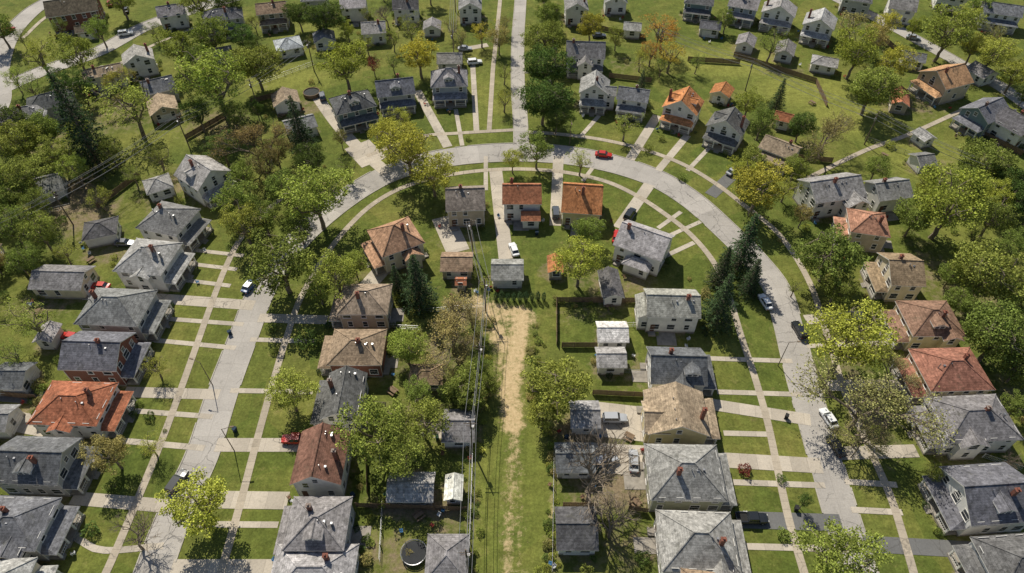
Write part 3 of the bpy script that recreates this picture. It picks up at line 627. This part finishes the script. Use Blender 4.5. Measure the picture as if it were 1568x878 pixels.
for a in [(325,118,124,'d',LGn),(195,158,106,'s',LGn),(480,298,118,'d',LGn),(425,398,122,'d',G),(622,222,105,'d',YG),(660,262,80,'d',YG),(590,205,70,'d',YG),(640,80,72,'d',YE),(360,300,80,'d',G),(370,340,80,'d',LGn),(525,95,85,'d',YG),
 (118,190,80,'c',CN),(60,85,70,'s',YG),(115,80,72,'d',LGn),(25,215,80,'D',G),(30,270,85,'d',G),(85,235,66,'d',G),(320,48,75,'d',G),(268,70,66,'d',LGn),(388,95,78,'D',G),(735,48,44,'s',YE),(834,98,76,'D',DG),(830,150,80,'D',DG),(835,58,70,'D',G),
 (495,25,62,'D',DG),(1015,45,70,'s',ORr),(995,78,42,'s',ORr),(1025,80,60,'s',YE),(820,228,58,'d',G),(783,243,38,'d',LGn),(887,246,44,'s',LGn),(955,190,50,'s',LGn),(1160,285,98,'d',YG),(1140,375,60,'c',CN),(1103,462,60,'c',CN),(1105,410,44,'c',CN),(1272,388,100,'D',G),(1280,440,56,'D',G),
 (1298,520,125,'d',YG),(1330,610,140,'h',OL),(1365,560,60,'h',OL),(1320,660,80,'h',OL),(1510,415,115,'D',G),(1530,510,115,'D',G),(1455,310,125,'d',YG),(1335,132,85,'D',G),(1365,95,70,'d',YG),(1310,78,80,'d',YG),(1300,38,60,'s',OL),(1450,48,85,'d',LGn),(1520,82,66,'d',LGn),(1505,245,80,'D',G),(1545,275,60,'D',DG),
 (1265,205,80,'h',OL),(1165,185,55,'d',G),(1145,155,50,'d',LGn),(1225,190,50,'D',DG),(1180,65,55,'s',G),(850,590,126,'d',LGn),(885,402,84,'d',YG),(898,350,52,'D',G),(690,505,98,'h',OL),(720,480,60,'h',OL),(700,545,60,'h',OL),(620,530,66,'D',LGn),(636,432,58,'c',CN),(605,430,34,'c',CN),
 (575,655,120,'d',LGn),(645,640,90,'d',LGn),(610,690,110,'d',LGn),(440,598,84,'d',LGn),(512,418,92,'d',LGn),(300,770,114,'d',YG),(165,692,74,'d',OL),(228,682,46,'s',LGn),(1285,855,130,'d',LGn),(385,215,80,'h',RO),(455,195,52,'c',CN),(338,225,55,'d',DG),(405,250,60,'d',RO),
 (45,490,84,'s',LGn),(15,540,60,'s',G),(15,345,70,'d',G),(235,560,46,'s',LGn),(905,730,150,'b',OL),(935,800,90,'b',OL),(200,822,80,'b',OL),(712,588,70,'D',G),(690,600,45,'D',DG),(745,585,36,'D',G),(1230,765,26,'d',DG),(1215,438,34,'s',G),
 (730,420,26,'s',G),(770,150,40,'s',LGn),(770,110,34,'s',G),(570,100,28,'s',RD),(600,95,30,'s',G),(1520,330,70,'d',G),(1545,375,60,'d',G),(1400,330,66,'D',G),(1340,255,46,'d',G),(1560,300,60,'D',DG),(1190,150,32,'c',CN),(980,130,24,'c',CN),(1010,100,30,'s',G),
 (560,20,30,'s',G),(590,20,40,'b',OL),(690,40,34,'s',OL),(240,240,50,'s',G),(165,230,50,'d',G),(55,310,60,'d',G),(120,130,50,'d',DG),(45,130,50,'s',G),(150,300,46,'s',LGn),(200,265,40,'s',G),(95,385,40,'s',LGn),(300,170,60,'d',DG),
 (1240,240,40,'s',G),(1420,280,50,'d',LGn),(1490,360,46,'s',G),(1455,420,40,'D',G),(1560,560,60,'D',G),(1545,700,40,'b',OL),(1430,725,40,'d',G),(455,20,46,'D',DG),(370,55,50,'d',DG),(300,0,60,'d',G),(180,-5,60,'d',G),(-5,40,60,'d',G),
 (60,355,66,'d',G),(5,300,70,'D',G),(35,400,56,'d',G),(110,255,60,'d',LGn),(60,195,60,'D',G),(5,180,60,'D',DG),(355,175,54,'d',G),(430,285,66,'d',G),(400,330,66,'d',G),(455,345,60,'d',G),(530,255,44,'s',G),(475,245,56,'d',DG),(370,265,50,'d',G),(420,230,56,'d',RO),
 (150,45,46,'d',G),(235,45,36,'s',G),(300,85,52,'d',G),(345,5,50,'D',DG),(560,65,32,'s',G),(600,60,34,'s',LGn),(90,120,46,'d',DG),(20,120,46,'s',LGn),
 (840,20,46,'D',G),(850,180,44,'D',DG),(1065,95,30,'s',G),(1110,30,32,'d',G),(1340,60,46,'d',OL),(1480,30,54,'d',LGn),(1490,70,50,'d',LGn),(1500,5,44,'d',G),(1555,110,60,'d',LGn),(1480,275,56,'D',G),(1525,300,56,'d',YG),
 (540,400,46,'d',LGn),(485,440,56,'d',LGn),(640,600,50,'d',G),(830,630,66,'d',LGn),(1135,265,56,'d',YG),(1150,425,40,'c',CN),
 (1555,460,70,'D',G),(1470,460,46,'D',G),(1485,390,50,'D',G),(720,610,40,'D',G),(735,560,34,'d',G),(1555,620,44,'d',G)]:
    T(*a)
def roadd(x,y): return min(pdist(x,y,p)-w/2 for p,w in ALLA)
def drvd(x,y): return min(pdist(x,y,p)-w/2 for p,w in DRA)
cnt=0
for it in range(5000):
    if cnt>=46: break
    u=random.uniform(-60,1620); v=random.uniform(-20,330) if random.random()<.75 else random.uniform(330,600)
    if v>330 and 60<u<1500: continue
    if 640<u<1130 and v>100: continue
    if 1040<u<1330 and 70<v<230: continue
    if 1330<u<1480 and 180<v<290: continue
    if 400<u<520 and 60<v<180: continue
    dpx=random.uniform(24,50)
    x,y=P(u,v,6); dia=dpx/pxm(v,6)
    if roadd(x,y)<1.5: continue
    if any(math.hypot(x-a,y-b)<dia*.45+r for a,b,r,_ in OCC): continue
    if any(abs(x-a)<dia*.4+2 and 0<b-y<dia*.6+5 for a,b,r,_ in OCC): continue
    if any(math.hypot(x-a,y-b)<(dia/2+r)*.8 for a,b,r,*_ in TREES): continue
    T(u,v,dpx,random.choice('dddssDh'),random.choice((G,G,LGn,YG,DG,OL))); cnt+=1
for it in range(80):
    x=random.uniform(-330,330); y=random.uniform(-40,420)
    if abs(x)<P(1564,439)[0]*(.55+y/260) and 35<y<262: continue
    if any(math.hypot(x-a,y-b)<8 for a,b,*_ in OCC) or roadd(x,y)<4: continue
    T(0,0,0,random.choice('ddD'),random.choice((G,LGn,YG,DG)),world=(x,y),dm=random.uniform(7,12))
def shrub(x,y,s,col,name='shrub',pro=None,z=1.0):
    link(name,random.choice(pro or SHR),(x,y,0),random.uniform(0,6.28),(s,s,s*z),color=jit(col))
for k in range(9):
    x,y=P(757+k*9.2,461+random.uniform(-1,1)); shrub(x,y,random.uniform(.85,1.1),CN,'arborvitae',ARB,1.1)
for a in [(470,525,2.4,DG),(1136,722,1.2,RD),(566,97,1.4,RD),(420,540,.9,G),(1040,275,1.2,G),(990,232,1.3,G),(870,180,1.4,G),(1010,215,1.0,G),(715,215,.8,G),(1192,735,.9,DG),(1195,820,1.1,G),(230,640,1.0,DG),(415,505,1.2,DG)]:
    x,y=P(a[0],a[1]); shrub(x,y,a[2],a[3])
for (cx,cy,wd,dp,ro,small) in RECT:
    for k in range(random.randint(0,2) if small else random.randint(4,9)):
        sd=random.randint(0,3); t=random.uniform(-.45,.45); o=random.uniform(.1,.6)
        lx,ly=((t*wd,-dp/2-o),(t*wd,dp/2+o),(-wd/2-o,t*dp),(wd/2+o,t*dp))[sd]
        x=cx+lx*math.cos(ro)-ly*math.sin(ro); y=cy+lx*math.sin(ro)+ly*math.cos(ro)
        if roadd(x,y)<1 or drvd(x,y)<.4: continue
        shrub(x,y,random.uniform(.35,.85),random.choice((G,DG,DG,LGn,OL,CN,CN)))
for it in range(230):
    u=random.uniform(0,1564); v=random.uniform(0,878)
    if 300<u<470 and v>420 or 720<u<850 and v>400 or 1130<u<1330 and v>380 or 500<u<1150 and 200<v<400: continue
    x,y=P(u,v)
    if roadd(x,y)<3 or any(math.hypot(x-a,y-b)<hw+1 for a,b,r,hw in OCC) or drvd(x,y)<.8: continue
    shrub(x,y,random.uniform(.4,1.4),random.choice((G,DG,LGn,OL,OL)))
for pl,n,sz in [([(733,560),(727,640),(722,700)],26,(.5,1.3)),([(720,700),(716,878)],30,(.3,.8)),([(846,660),(842,878)],34,(.35,1.0)),([(745,475),(736,560)],14,(.4,1.1)),([(820,500),(815,640)],16,(.4,1.1)),([(850,465),(980,468)],14,(.3,.7)),([(545,505),(650,508)],10,(.4,1)),([(560,690),(562,860)],12,(.4,.9)),([(1390,480),(1470,700)],16,(.5,1.2)),([(60,330),(60,640)],20,(.5,1.3))]:
    pp=smooth(W(pl))
    for k in range(n):
        q=random.choice(pp); shrub(q[0]+random.gauss(0,.7),q[1]+random.gauss(0,.7),random.uniform(*sz),random.choice((G,DG,OL,LGn)),'weed_clump',None,random.uniform(.6,1.1))
# ---------------------------------------------------------------- ground sheet
def axis(lo,hi,step,far):
    c=list(np.arange(lo,hi+step,step)); e=[];s=step;x=hi+step
    while x<far: s*=1.35; x+=s; e.append(x)
    b=[];s=step;x=lo
    while x>-far: s*=1.35; x-=s; b.append(x)
    return np.array(b[::-1]+c+e)
gx=axis(-205,205,.8,4000); gy=axis(20,300,.8,4500)
X,Y=np.meshgrid(gx,gy); nx,ny=len(gx),len(gy)
V=np.stack([X.ravel(),Y.ravel(),np.zeros(X.size)],1)
idx=np.arange(nx*ny).reshape(ny,nx); Fq=np.stack([idx[:-1,:-1],idx[:-1,1:],idx[1:,1:],idx[1:,:-1]],-1).reshape(-1,4)
me=bpy.data.meshes.new('ground'); me.vertices.add(len(V)); me.vertices.foreach_set('co',V.ravel())
me.loops.add(Fq.size); me.loops.foreach_set('vertex_index',Fq.ravel()); me.polygons.add(len(Fq)); me.polygons.foreach_set('loop_start',np.arange(0,Fq.size,4)); me.update(calc_edges=True)
earth=np.zeros(X.size); tan=np.zeros(X.size); bright=np.zeros(X.size); xr=X.ravel(); yr=Y.ravel()
def blob(arr,u,v,rx,ry,st,soft=.5,world=None):
    x,y=world if world else P(u,v); m_=np.nonzero((np.abs(xr-x)<rx)&(np.abs(yr-y)<ry))[0]
    d=np.sqrt(((xr[m_]-x)/rx)**2+((yr[m_]-y)/ry)**2); arr[m_]=np.maximum(arr[m_],st*np.clip((1-d)/soft,0,1))
def line(arr,pl,w,st,soft=1.5):
    d=segd(xr,yr,W(pl)); np.maximum(arr,st*np.clip((w/2+soft-d)/soft,0,1),out=arr)
line(tan,[(742,474),(800,488)],3,.9,3.5); line(tan,[(728,462),(755,500),(770,530)],2.2,.95,3); line(tan,[(798,480),(788,540),(778,600),(784,650)],2.2,1.05,2.6); line(tan,[(765,520),(768,590)],1.2,.7,2.5)
line(tan,[(784,650),(783,720),(778,800),(776,878)],.7,.66,2.4); line(tan,[(792,640),(794,760),(797,878)],.4,.5,2); line(tan,[(770,700),(765,820),(762,878)],.3,.42,1.6); line(tan,[(738,600),(733,700),(728,878)],.3,.4,1.2)
line(tan,[(843,740),(843,878)],.6,.6,1.0); blob(tan,640,500,3,3,.3); blob(tan,1300,660,6,8,.3)
for u,v,rx,ry,s in [(680,530,9,9,.6),(640,770,14,6,.75),(600,850,12,7,.6),(690,800,8,6,.55),(900,660,12,9,.8),(940,740,14,10,.8),(930,480,8,4,.4),(1330,640,6,14,.75),(1310,600,5,12,.7),(1300,540,6,10,.6),(700,370,10,12,.45),(560,430,10,6,.5),(130,330,14,14,.7),(160,390,12,6,.6),(60,470,12,8,.6),(40,640,12,8,.6),(250,290,12,14,.6),(330,190,18,14,.6),(460,170,12,10,.6),(60,200,22,20,.6),(110,300,10,18,.8),(900,420,8,10,.5),(975,430,6,6,.7),(880,830,8,8,.6),(960,840,12,9,.5),(1440,250,8,6,.4),(1400,160,14,12,.55),(1440,440,10,30,.5),(1510,470,16,20,.55),(1520,600,12,8,.5),(1200,110,18,5,.5),(590,560,9,7,.55),(640,640,12,8,.55),(20,720,8,6,.5),(960,100,14,12,.4),(640,40,18,16,.4),(180,180,20,16,.5),(700,480,8,8,.6),(880,480,10,5,.4),(960,570,8,8,.5)]:
    blob(earth,u,v,rx,ry,s,.7)
for a,b,r,hw in OCC: blob(earth,0,0,hw+2.2,hw+2.2,.55,.35,(a,b))
for t in TREES: blob(earth,0,0,t[2]*.7,t[2]*.7,.35,.9,(t[0],t[1]))
for u,v,rx,ry,s in [(1130,100,26,12,.8),(1230,140,24,14,.8),(1290,180,18,14,.8),(1060,95,14,10,.7),(1400,240,18,14,.6),(1500,380,12,18,.4),(430,120,22,12,.7),(470,60,14,20,.5),(200,240,14,14,.3),(740,160,8,30,.35),(270,210,10,10,.4),(740,760,7,20,.3),(820,740,4,25,.3),(160,30,10,10,.3),(60,75,14,14,.5),(120,850,8,6,.3),(1440,770,8,6,.3),(600,840,10,5,.4),(780,130,4,20,.4)]:
    blob(bright,u,v,rx,ry,s,.6)
for nm,arr in (('earth',earth),('tan',tan),('bright',bright)):
    at=me.attributes.new(nm,'FLOAT','POINT'); at.data.foreach_set('value',arr.astype(np.float32))
me.materials.append(MAT['ground_grass']); link('ground',me)
# ---------------------------------------------------------------- vehicles
def vehicle(kind):
    mb=MB() # mats: 0 paint 1 glass 2 rubber 3 red 4 clear 5 metal
    if kind=='suv': st=[(-2.35,.80,.55,.95),(-2.3,.9,.45,1.05),(-1.4,.93,.3,1.08),(.8,.93,.3,1.08),(1.7,.91,.3,1.0),(2.2,.84,.4,.88),(2.35,.72,.5,.72)]; cab=(-2.2,-1.95,.95,.35,.83,.68,1.07,1.70)
    elif kind=='pickup': st=[(-2.7,.88,.5,1.0),(-2.65,.93,.4,1.0),(-.6,.95,.35,1.02),(.9,.95,.35,1.05),(2.0,.93,.35,1.0),(2.6,.86,.4,.9),(2.75,.75,.5,.75)]; cab=(-.75,-.6,1.25,.75,.85,.70,1.04,1.75)
    else: st=[(-2.3,.70,.5,.75),(-2.2,.84,.4,.88),(-1.4,.89,.28,.94),(.8,.89,.28,.93),(1.6,.88,.28,.84),(2.15,.80,.35,.74),(2.3,.65,.45,.6)]; cab=(-1.75,-1.15,1.0,.3,.77,.62,.93,1.42)
    rings=[]
    for x,w,zb,zt in st:
        zm=zb+(zt-zb)*.6; rings.append([(x,-w+.05,zb),(x,-w,zm),(x,-w+.12,zt),(x,0,zt+.03),(x,w-.12,zt),(x,w,zm),(x,w-.05,zb)])
    for a,b in zip(rings[:-1],rings[1:]):
        for k in range(7): k2=(k+1)%7; mb.poly([a[k],b[k],b[k2],a[k2]],0)
    mb.poly(rings[0],0); mb.poly(rings[-1][::-1],0)
    xb,xbt,xf,xft,wb,wt,z0,z1=cab
    lo=[(xb,-wb,z0),(xf,-wb,z0),(xf,wb,z0),(xb,wb,z0)]; hi=[(xbt,-wt,z1),(xft,-wt,z1),(xft,wt,z1),(xbt,wt,z1)]
    for k in range(4): mb.poly([lo[k],lo[(k+1)%4],hi[(k+1)%4],hi[k]],1)
    mb.box(xbt-.08,xft+.1,-wt-.03,wt+.03,z1-.02,z1+.04,0)
    for k in range(4): mb.cone(lo[k],hi[k],.05,.045,4,0)
    xm=(xb+xf)/2
    for sy in (-1,1): mb.cone((xm,sy*(wb+.005),z0),((xbt+xft)/2,sy*(wt+.005),z1),.045,.04,4,0); mb.box(xf-.25,xf-.08,sy*(wb+.1)-.08,sy*(wb+.1)+.08,z0,z0+.13,0)
    wx=1.42 if kind=='sedan' else (1.45 if kind=='suv' else 1.75)
    for sx in (-wx,wx):
        for sy in (-1,1):
            y=sy*(st[3][1]-.09); mb.cone((sx,y-sy*.12,.33),(sx,y+sy*.1,.33),.34,.34,14,2,True); mb.cone((sx,y+sy*.1,.33),(sx,y+sy*.115,.33),.2,.18,10,5,True)
    xe0,xe1=st[0][0],st[-1][0]; zl=.66 if kind=='sedan' else .8
    for sy in (-1,1): mb.box(xe0-.02,xe0+.15,sy*.62-.14,sy*.62+.14,zl-.07,zl+.08,3); mb.box(xe1-.22,xe1+.015,sy*.55-.15,sy*.55+.15,zl-.1,zl+.02,4)
    mb.box(xe1-.1,xe1+.03,-.32,.32,zl-.18,zl-.04,2)
    if kind=='pickup':
        mb.box(-2.6,-.85,-.78,.78,1.045,1.062,2)
        for sy in (-1,1): mb.box(-2.68,-.8,sy*.86-.07,sy*.86+.07,1.0,1.22,0)
        mb.box(-2.72,-2.62,-.8,.8,1.0,1.21,0)
    return mb.mesh(kind,['car_paint','window_glass','dark_rubber','lamp_red','lamp_clear','metal_grey'])
VM={k:vehicle(k) for k in ('sedan','suv','pickup')}
NMV={'sedan':'parked_sedan','suv':'parked_suv','pickup':'parked_pickup_truck'}
CW=(.78,.78,.78);CK=(.02,.022,.025);CRD=(.5,.025,.015);CS=(.42,.43,.45);CB=(.03,.10,.25);CD=(.07,.08,.10)
for u,v,hd,k,c in [(785,382,105,'sedan',CW),(962,328,60,'suv',CK),(942,362,75,'sedan',CRD),(849,326,90,'suv',CD),(922,237,-10,'sedan',CRD),(1169,462,102,'sedan',CW),(1221,505,100,'suv',CK),(1266,640,105,'sedan',CW),(1277,682,105,'sedan',CK),(939,640,0,'suv',CS),(925,705,20,'suv',CS),(968,705,85,'sedan',CS),(1148,793,0,'pickup',CK),
 (453,672,180,'pickup',CRD),(107,515,170,'sedan',CRD),(152,438,175,'sedan',CRD),(381,437,70,'sedan',CB),(271,737,72,'suv',CK),(192,52,20,'suv',CW),(13,47,70,'sedan',CRD),(192,16,110,'sedan',CK),(168,6,110,'sedan',CRD),(725,96,10,'suv',CW),(1120,262,40,'sedan',CS),(492,148,110,'suv',CD),(262,40,30,'sedan',CD),(710,75,0,'sedan',CS),(915,55,0,'sedan',CD),(190,372,0,'sedan',CD),(1395,58,-20,'sedan',CS)]:
    x,y=P(u,v,.7); link(NMV[k],VM[k],(x,y,.05),math.radians(hd),color=c)
# ---------------------------------------------------------------- fences
def fence(pl,h=1.7,style='wood',name='wooden_fence'):
    path=smooth(W(pl),2.4); mb=MB()
    for a,b in zip(path[:-1],path[1:]):
        d=b-a; L=np.linalg.norm(d)
        if L<.2: continue
        M=Matrix.Translation((a[0],a[1],0))@Matrix.Rotation(math.atan2(d[1],d[0]),4,'Z')
        mb.box(-.06,.06,-.06,.06,0,h+.1,0,M)
        if style=='wood':
            n=int(L/.3)
            for k in range(n): x0=.07+(L-.14)*k/n; mb.box(x0,x0+(L-.14)/n-.03,-.015,.015,.06,h+random.uniform(-.03,.03),0,M)
            mb.box(.06,L-.06,-.05,-.016,.4,.5,0,M); mb.box(.06,L-.06,-.05,-.016,h-.4,h-.3,0,M)
        else:
            mb.box(.06,L-.06,-.02,.02,h-.05,h,0,M); mb.box(.06,L-.06,-.015,.015,h*.5,h*.5+.03,0,M); mb.box(.06,L-.06,-.015,.015,.1,.13,0,M)
            n=int(L/.25)
            for k in range(1,n): mb.box(L*k/n-.01,L*k/n+.01,-.01,.01,.1,h-.05,0,M)
    link(name,mb.mesh(name,['fence_wood' if style=='wood' else ('trim_white' if style=='white' else 'metal_grey')]))
for pl in [[(850,463),(982,464)],[(850,463),(850,530)],[(858,532),(912,532)],[(905,604),(988,608)],[(285,215),(345,180)],[(1120,88),(1245,128)],[(900,44),(985,62)],[(545,776),(714,782)],[(385,160),(420,150)],[(1345,60),(1400,110)],[(0,606),(60,612)],[(150,320),(215,270)],[(560,690),(562,760)],[(1270,250),(1215,245)],[(930,120),(995,128)],[(1405,600),(1390,540)],[(20,395),(50,430)],[(1050,95),(1130,100)],[(1245,128),(1262,165)],[(1480,200),(1560,240)],[(400,75),(430,100)],[(500,70),(560,90)],[(960,780),(990,785)],[(860,775),(915,776)]]: fence(pl)
for pl in [[(850,690),(985,688)],[(1500,700),(1560,720)],[(60,330),(110,318)],[(930,500),(985,500)]]: fence(pl,1.3,'white','picket_fence')
for pl in [[(722,700),(716,878)],[(846,690),(843,878)],[(640,480),(740,470)],[(912,570),(985,572)],[(1320,215),(1460,265)],[(585,770),(580,860)],[(400,130),(480,100)],[(545,500),(640,505)]]: fence(pl,1.3,'metal','chain_link_fence')
# ---------------------------------------------------------------- poles, wires, lamps
def upole():
    mb=MB(); mb.cone((0,0,-.1),(0,0,10.5),.18,.12,8,0,True); mb.box(-1.2,1.2,-.18,-.12,9.6,9.75,0); mb.box(-.8,.8,-.18,-.12,8.8,8.92,0)
    for x in (-1.05,-.45,.45,1.05): mb.cone((x,-.15,9.751),(x,-.15,9.95),.05,.04,6,1,True)
    mb.cone((.38,0,7.7),(.38,0,8.6),.24,.24,10,1,True); return mb.mesh('utility_pole',['pole_wood','metal_grey'])
def lamp():
    mb=MB(); mb.cone((0,0,-.1),(0,0,7.6),.1,.06,8,0,True); mb.cone((0,0,7.5),(1.6,0,7.9),.05,.04,6,0,True); mb.box(1.5,2.2,-.13,.13,7.8,7.95,0); mb.box(1.6,2.1,-.1,.1,7.76,7.799,1); return mb.mesh('street_lamp',['pole_wood','lamp_clear'])
UP=upole(); LP=lamp()
def wires(pts):
    for (a,b) in zip(pts[:-1],pts[1:]):
        for ox,z in ((-1.05,9.95),(.45,9.95),(1.05,9.95),(0,8.0)):
            cu=bpy.data.curves.new('power_line','CURVE'); cu.dimensions='3D'; cu.bevel_depth=.036 if z>9 else .055; sp=cu.splines.new('POLY'); n=12; sp.points.add(n)
            dx,dy=b[0]-a[0],b[1]-a[1]; L=math.hypot(dx,dy); px,py=-dy/L,dx/L
            for k in range(n+1):
                t=k/n; sp.points[k].co=(a[0]+dx*t+px*ox,a[1]+dy*t+py*ox,z-4*t*(1-t)*L*.022,1)
            cu.materials.append(MAT['wire']); link('power_line',cu)
for chain in [[(742,478),(734,575),(722,690),(716,880),(712,960)],[(742,478),(722,388)],[(112,345),(290,228),(396,172),(480,110)],[(-60,430),(112,345)],[(1320,222),(1138,140),(1000,90)],[(1320,222),(1480,300)],[(694,95),(696,20)]]:
    w=[P(*c) for c in chain]; wires(w)
    for k,c in enumerate(w):
        if chain[k]==(742,478) and len(chain)==2: continue
        if chain[k] in ((112,345),(1320,222)) and k==(1 if chain[0]==(-60,430) else 0) and len(chain)==2: continue
        a=w[min(k+1,len(w)-1)]; b=w[max(k-1,0)]
        link('utility_pole',UP,(c[0],c[1],0),math.atan2(a[1]-b[1],a[0]-b[0])+math.pi/2)
for u,v,r in [(325,590,160),(358,690,10),(1188,560,0),(420,420,160),(870,222,270),(1300,700,180)]:
    x,y=P(u,v); link('street_lamp',LP,(x,y,0),math.radians(r))
# ---------------------------------------------------------------- yard objects
mb=MB(); mb.cone((0,0,.82),(0,0,.86),1.95,1.95,28,1,True)
for k in range(28):
    a=6.283*k/28; b=6.283*(k+1)/28; mb.cone((2.1*math.cos(a),2.1*math.sin(a),.86),(2.1*math.cos(b),2.1*math.sin(b),.86),.09,.09,5,0)
for k in range(8): a=6.283*k/8; mb.cone((2.1*math.cos(a),2.1*math.sin(a),0),(2.1*math.cos(a),2.1*math.sin(a),1.9 if k%2 else .86),.04,.04,5,0)
x,y=P(632,845,.8); link('trampoline',mb.mesh('trampoline',['metal_grey','black_net']),(x,y,0))
mb=MB(); n=28
for k in range(n):
    a=6.283*k/n; b=6.283*(k+1)/n
    for r0,r1,z0,z1 in ((2.5,2.5,0,1.2),(2.5,2.3,1.2,1.2),(2.3,2.3,1.2,.95)):
        mb.poly([(r0*math.cos(a),r0*math.sin(a),z0),(r0*math.cos(b),r0*math.sin(b),z0),(r1*math.cos(b),r1*math.sin(b),z1),(r1*math.cos(a),r1*math.sin(a),z1)],0)
mb.poly([(2.29*math.cos(6.283*k/n),2.29*math.sin(6.283*k/n),1.0) for k in range(n)],1)
x,y=P(476,143,.8); link('above_ground_pool',mb.mesh('above_ground_pool',['fence_wood','water']),(x,y,0))
def picnic():
    mb=MB(); mb.box(-.9,.9,-.38,.38,.70,.76)
    for s in (-1,1):
        mb.box(-.9,.9,s*.72-.14,s*.72+.14,.42,.47)
        mb.cone((s*.7,-.75,0),(s*.7,-.2,.7),.05,.05,4); mb.cone((s*.7,.75,0),(s*.7,.2,.7),.05,.05,4); mb.box(s*.7-.04,s*.7+.04,-.8,.8,.36,.419)
    return mb.mesh('picnic_table',['fence_wood'])
def bin_():
    mb=MB(); lo=[(-.25,-.28,.05),(.25,-.28,.05),(.25,.28,.05),(-.25,.28,.05)]; hi=[(-.3,-.36,1.0),(.3,-.36,1.0),(.3,.36,1.0),(-.3,.36,1.0)]
    for k in range(4): mb.poly([lo[k],lo[(k+1)%4],hi[(k+1)%4],hi[k]])
    mb.box(-.33,.33,-.4,.42,1.0,1.08); 
    for s in (-1,1): mb.cone((s*.3,.3,.12),(s*.22,.3,.12),.12,.12,8,0,True)
    return mb.mesh('wheelie_bin',['painted_wood'])
def chair():
    mb=MB(); mb.box(-.28,.28,-.28,.28,.38,.43); mb.box(-.28,.28,.26,.31,.43,.95)
    for sx in (-.25,.25):
        for sy in (-.25,.25): mb.cone((sx,sy,0),(sx,sy,.38),.025,.025,4)
        mb.box(sx-.04,sx+.04,-.28,.28,.62,.66)
    return mb.mesh('garden_chair',['painted_wood'])
PT,BN,CHR=picnic(),bin_(),chair()
for u,v in [(640,790),(930,470),(960,670),(700,470),(600,600),(140,400),(60,480),(430,180),(970,770),(1240,160),(1350,240),(560,510)]:
    x,y=P(u,v); link('picnic_table',PT,(x,y,0),random.uniform(0,3))
for u,v in [(352,512),(360,660),(905,720),(912,722),(668,672),(820,360),(540,760),(1200,640),(560,580),(590,760),(865,672),(60,655),(175,600),(1215,780),(470,600)]:
    x,y=P(u,v); link('wheelie_bin',BN,(x,y,0.05),random.uniform(0,6),color=random.choice(((.02,.04,.07),(.03,.03,.03),(.03,.07,.04))))
for a,b,r,hw in OCC:
    for k in range(random.randint(0,3)):
        an=random.uniform(3.4,6.0); q=hw+random.uniform(1,3); x=a+math.cos(an)*q; y=b+math.sin(an)*q
        if roadd(x,y)<2: continue
        link('garden_chair',CHR,(x,y,.08),random.uniform(0,6),color=random.choice(((.6,.6,.6),(.3,.05,.04),(.05,.15,.3),(.2,.12,.07))))
# ---------------------------------------------------------------- light, world, camera
shx,shy=.42,-.91; el=math.radians(48)
dirv=Vector((shx*math.cos(el),shy*math.cos(el),-math.sin(el)))
sun=bpy.data.lights.new('sun','SUN'); sun.energy=5.0; sun.angle=math.radians(.5); sun.color=(1,.945,.82)
so=bpy.data.objects.new('sun',sun); scene.collection.objects.link(so); so.rotation_euler=dirv.to_track_quat('-Z','Y').to_euler(); so.location=(0,0,150)
w=bpy.data.worlds.new('World'); scene.world=w; w.use_nodes=True; nt=w.node_tree; bg=nt.nodes['Background']
sky=nt.nodes.new('ShaderNodeTexSky'); sky.sky_type='NISHITA'; sky.sun_disc=False; sky.sun_elevation=el; sky.sun_rotation=math.atan2(-shx,-shy); sky.altitude=200
nt.links.new(sky.outputs[0],bg.inputs[0]); bg.inputs[1].default_value=.08
cam=bpy.data.cameras.new('camera'); co=bpy.data.objects.new('camera',cam); scene.collection.objects.link(co); co.location=(0,0,CAMH); co.rotation_euler=(math.pi/2-PITCH,0,0)
cam.sensor_width=36; cam.lens=FP/1564*36; cam.clip_end=8000; cam.clip_start=.5; scene.camera=co
scene.view_settings.view_transform='Standard'; scene.view_settings.look='None'; scene.view_settings.exposure=0
print('objects',len(bpy.data.objects),'houses',NH,'trees',len(TREES))
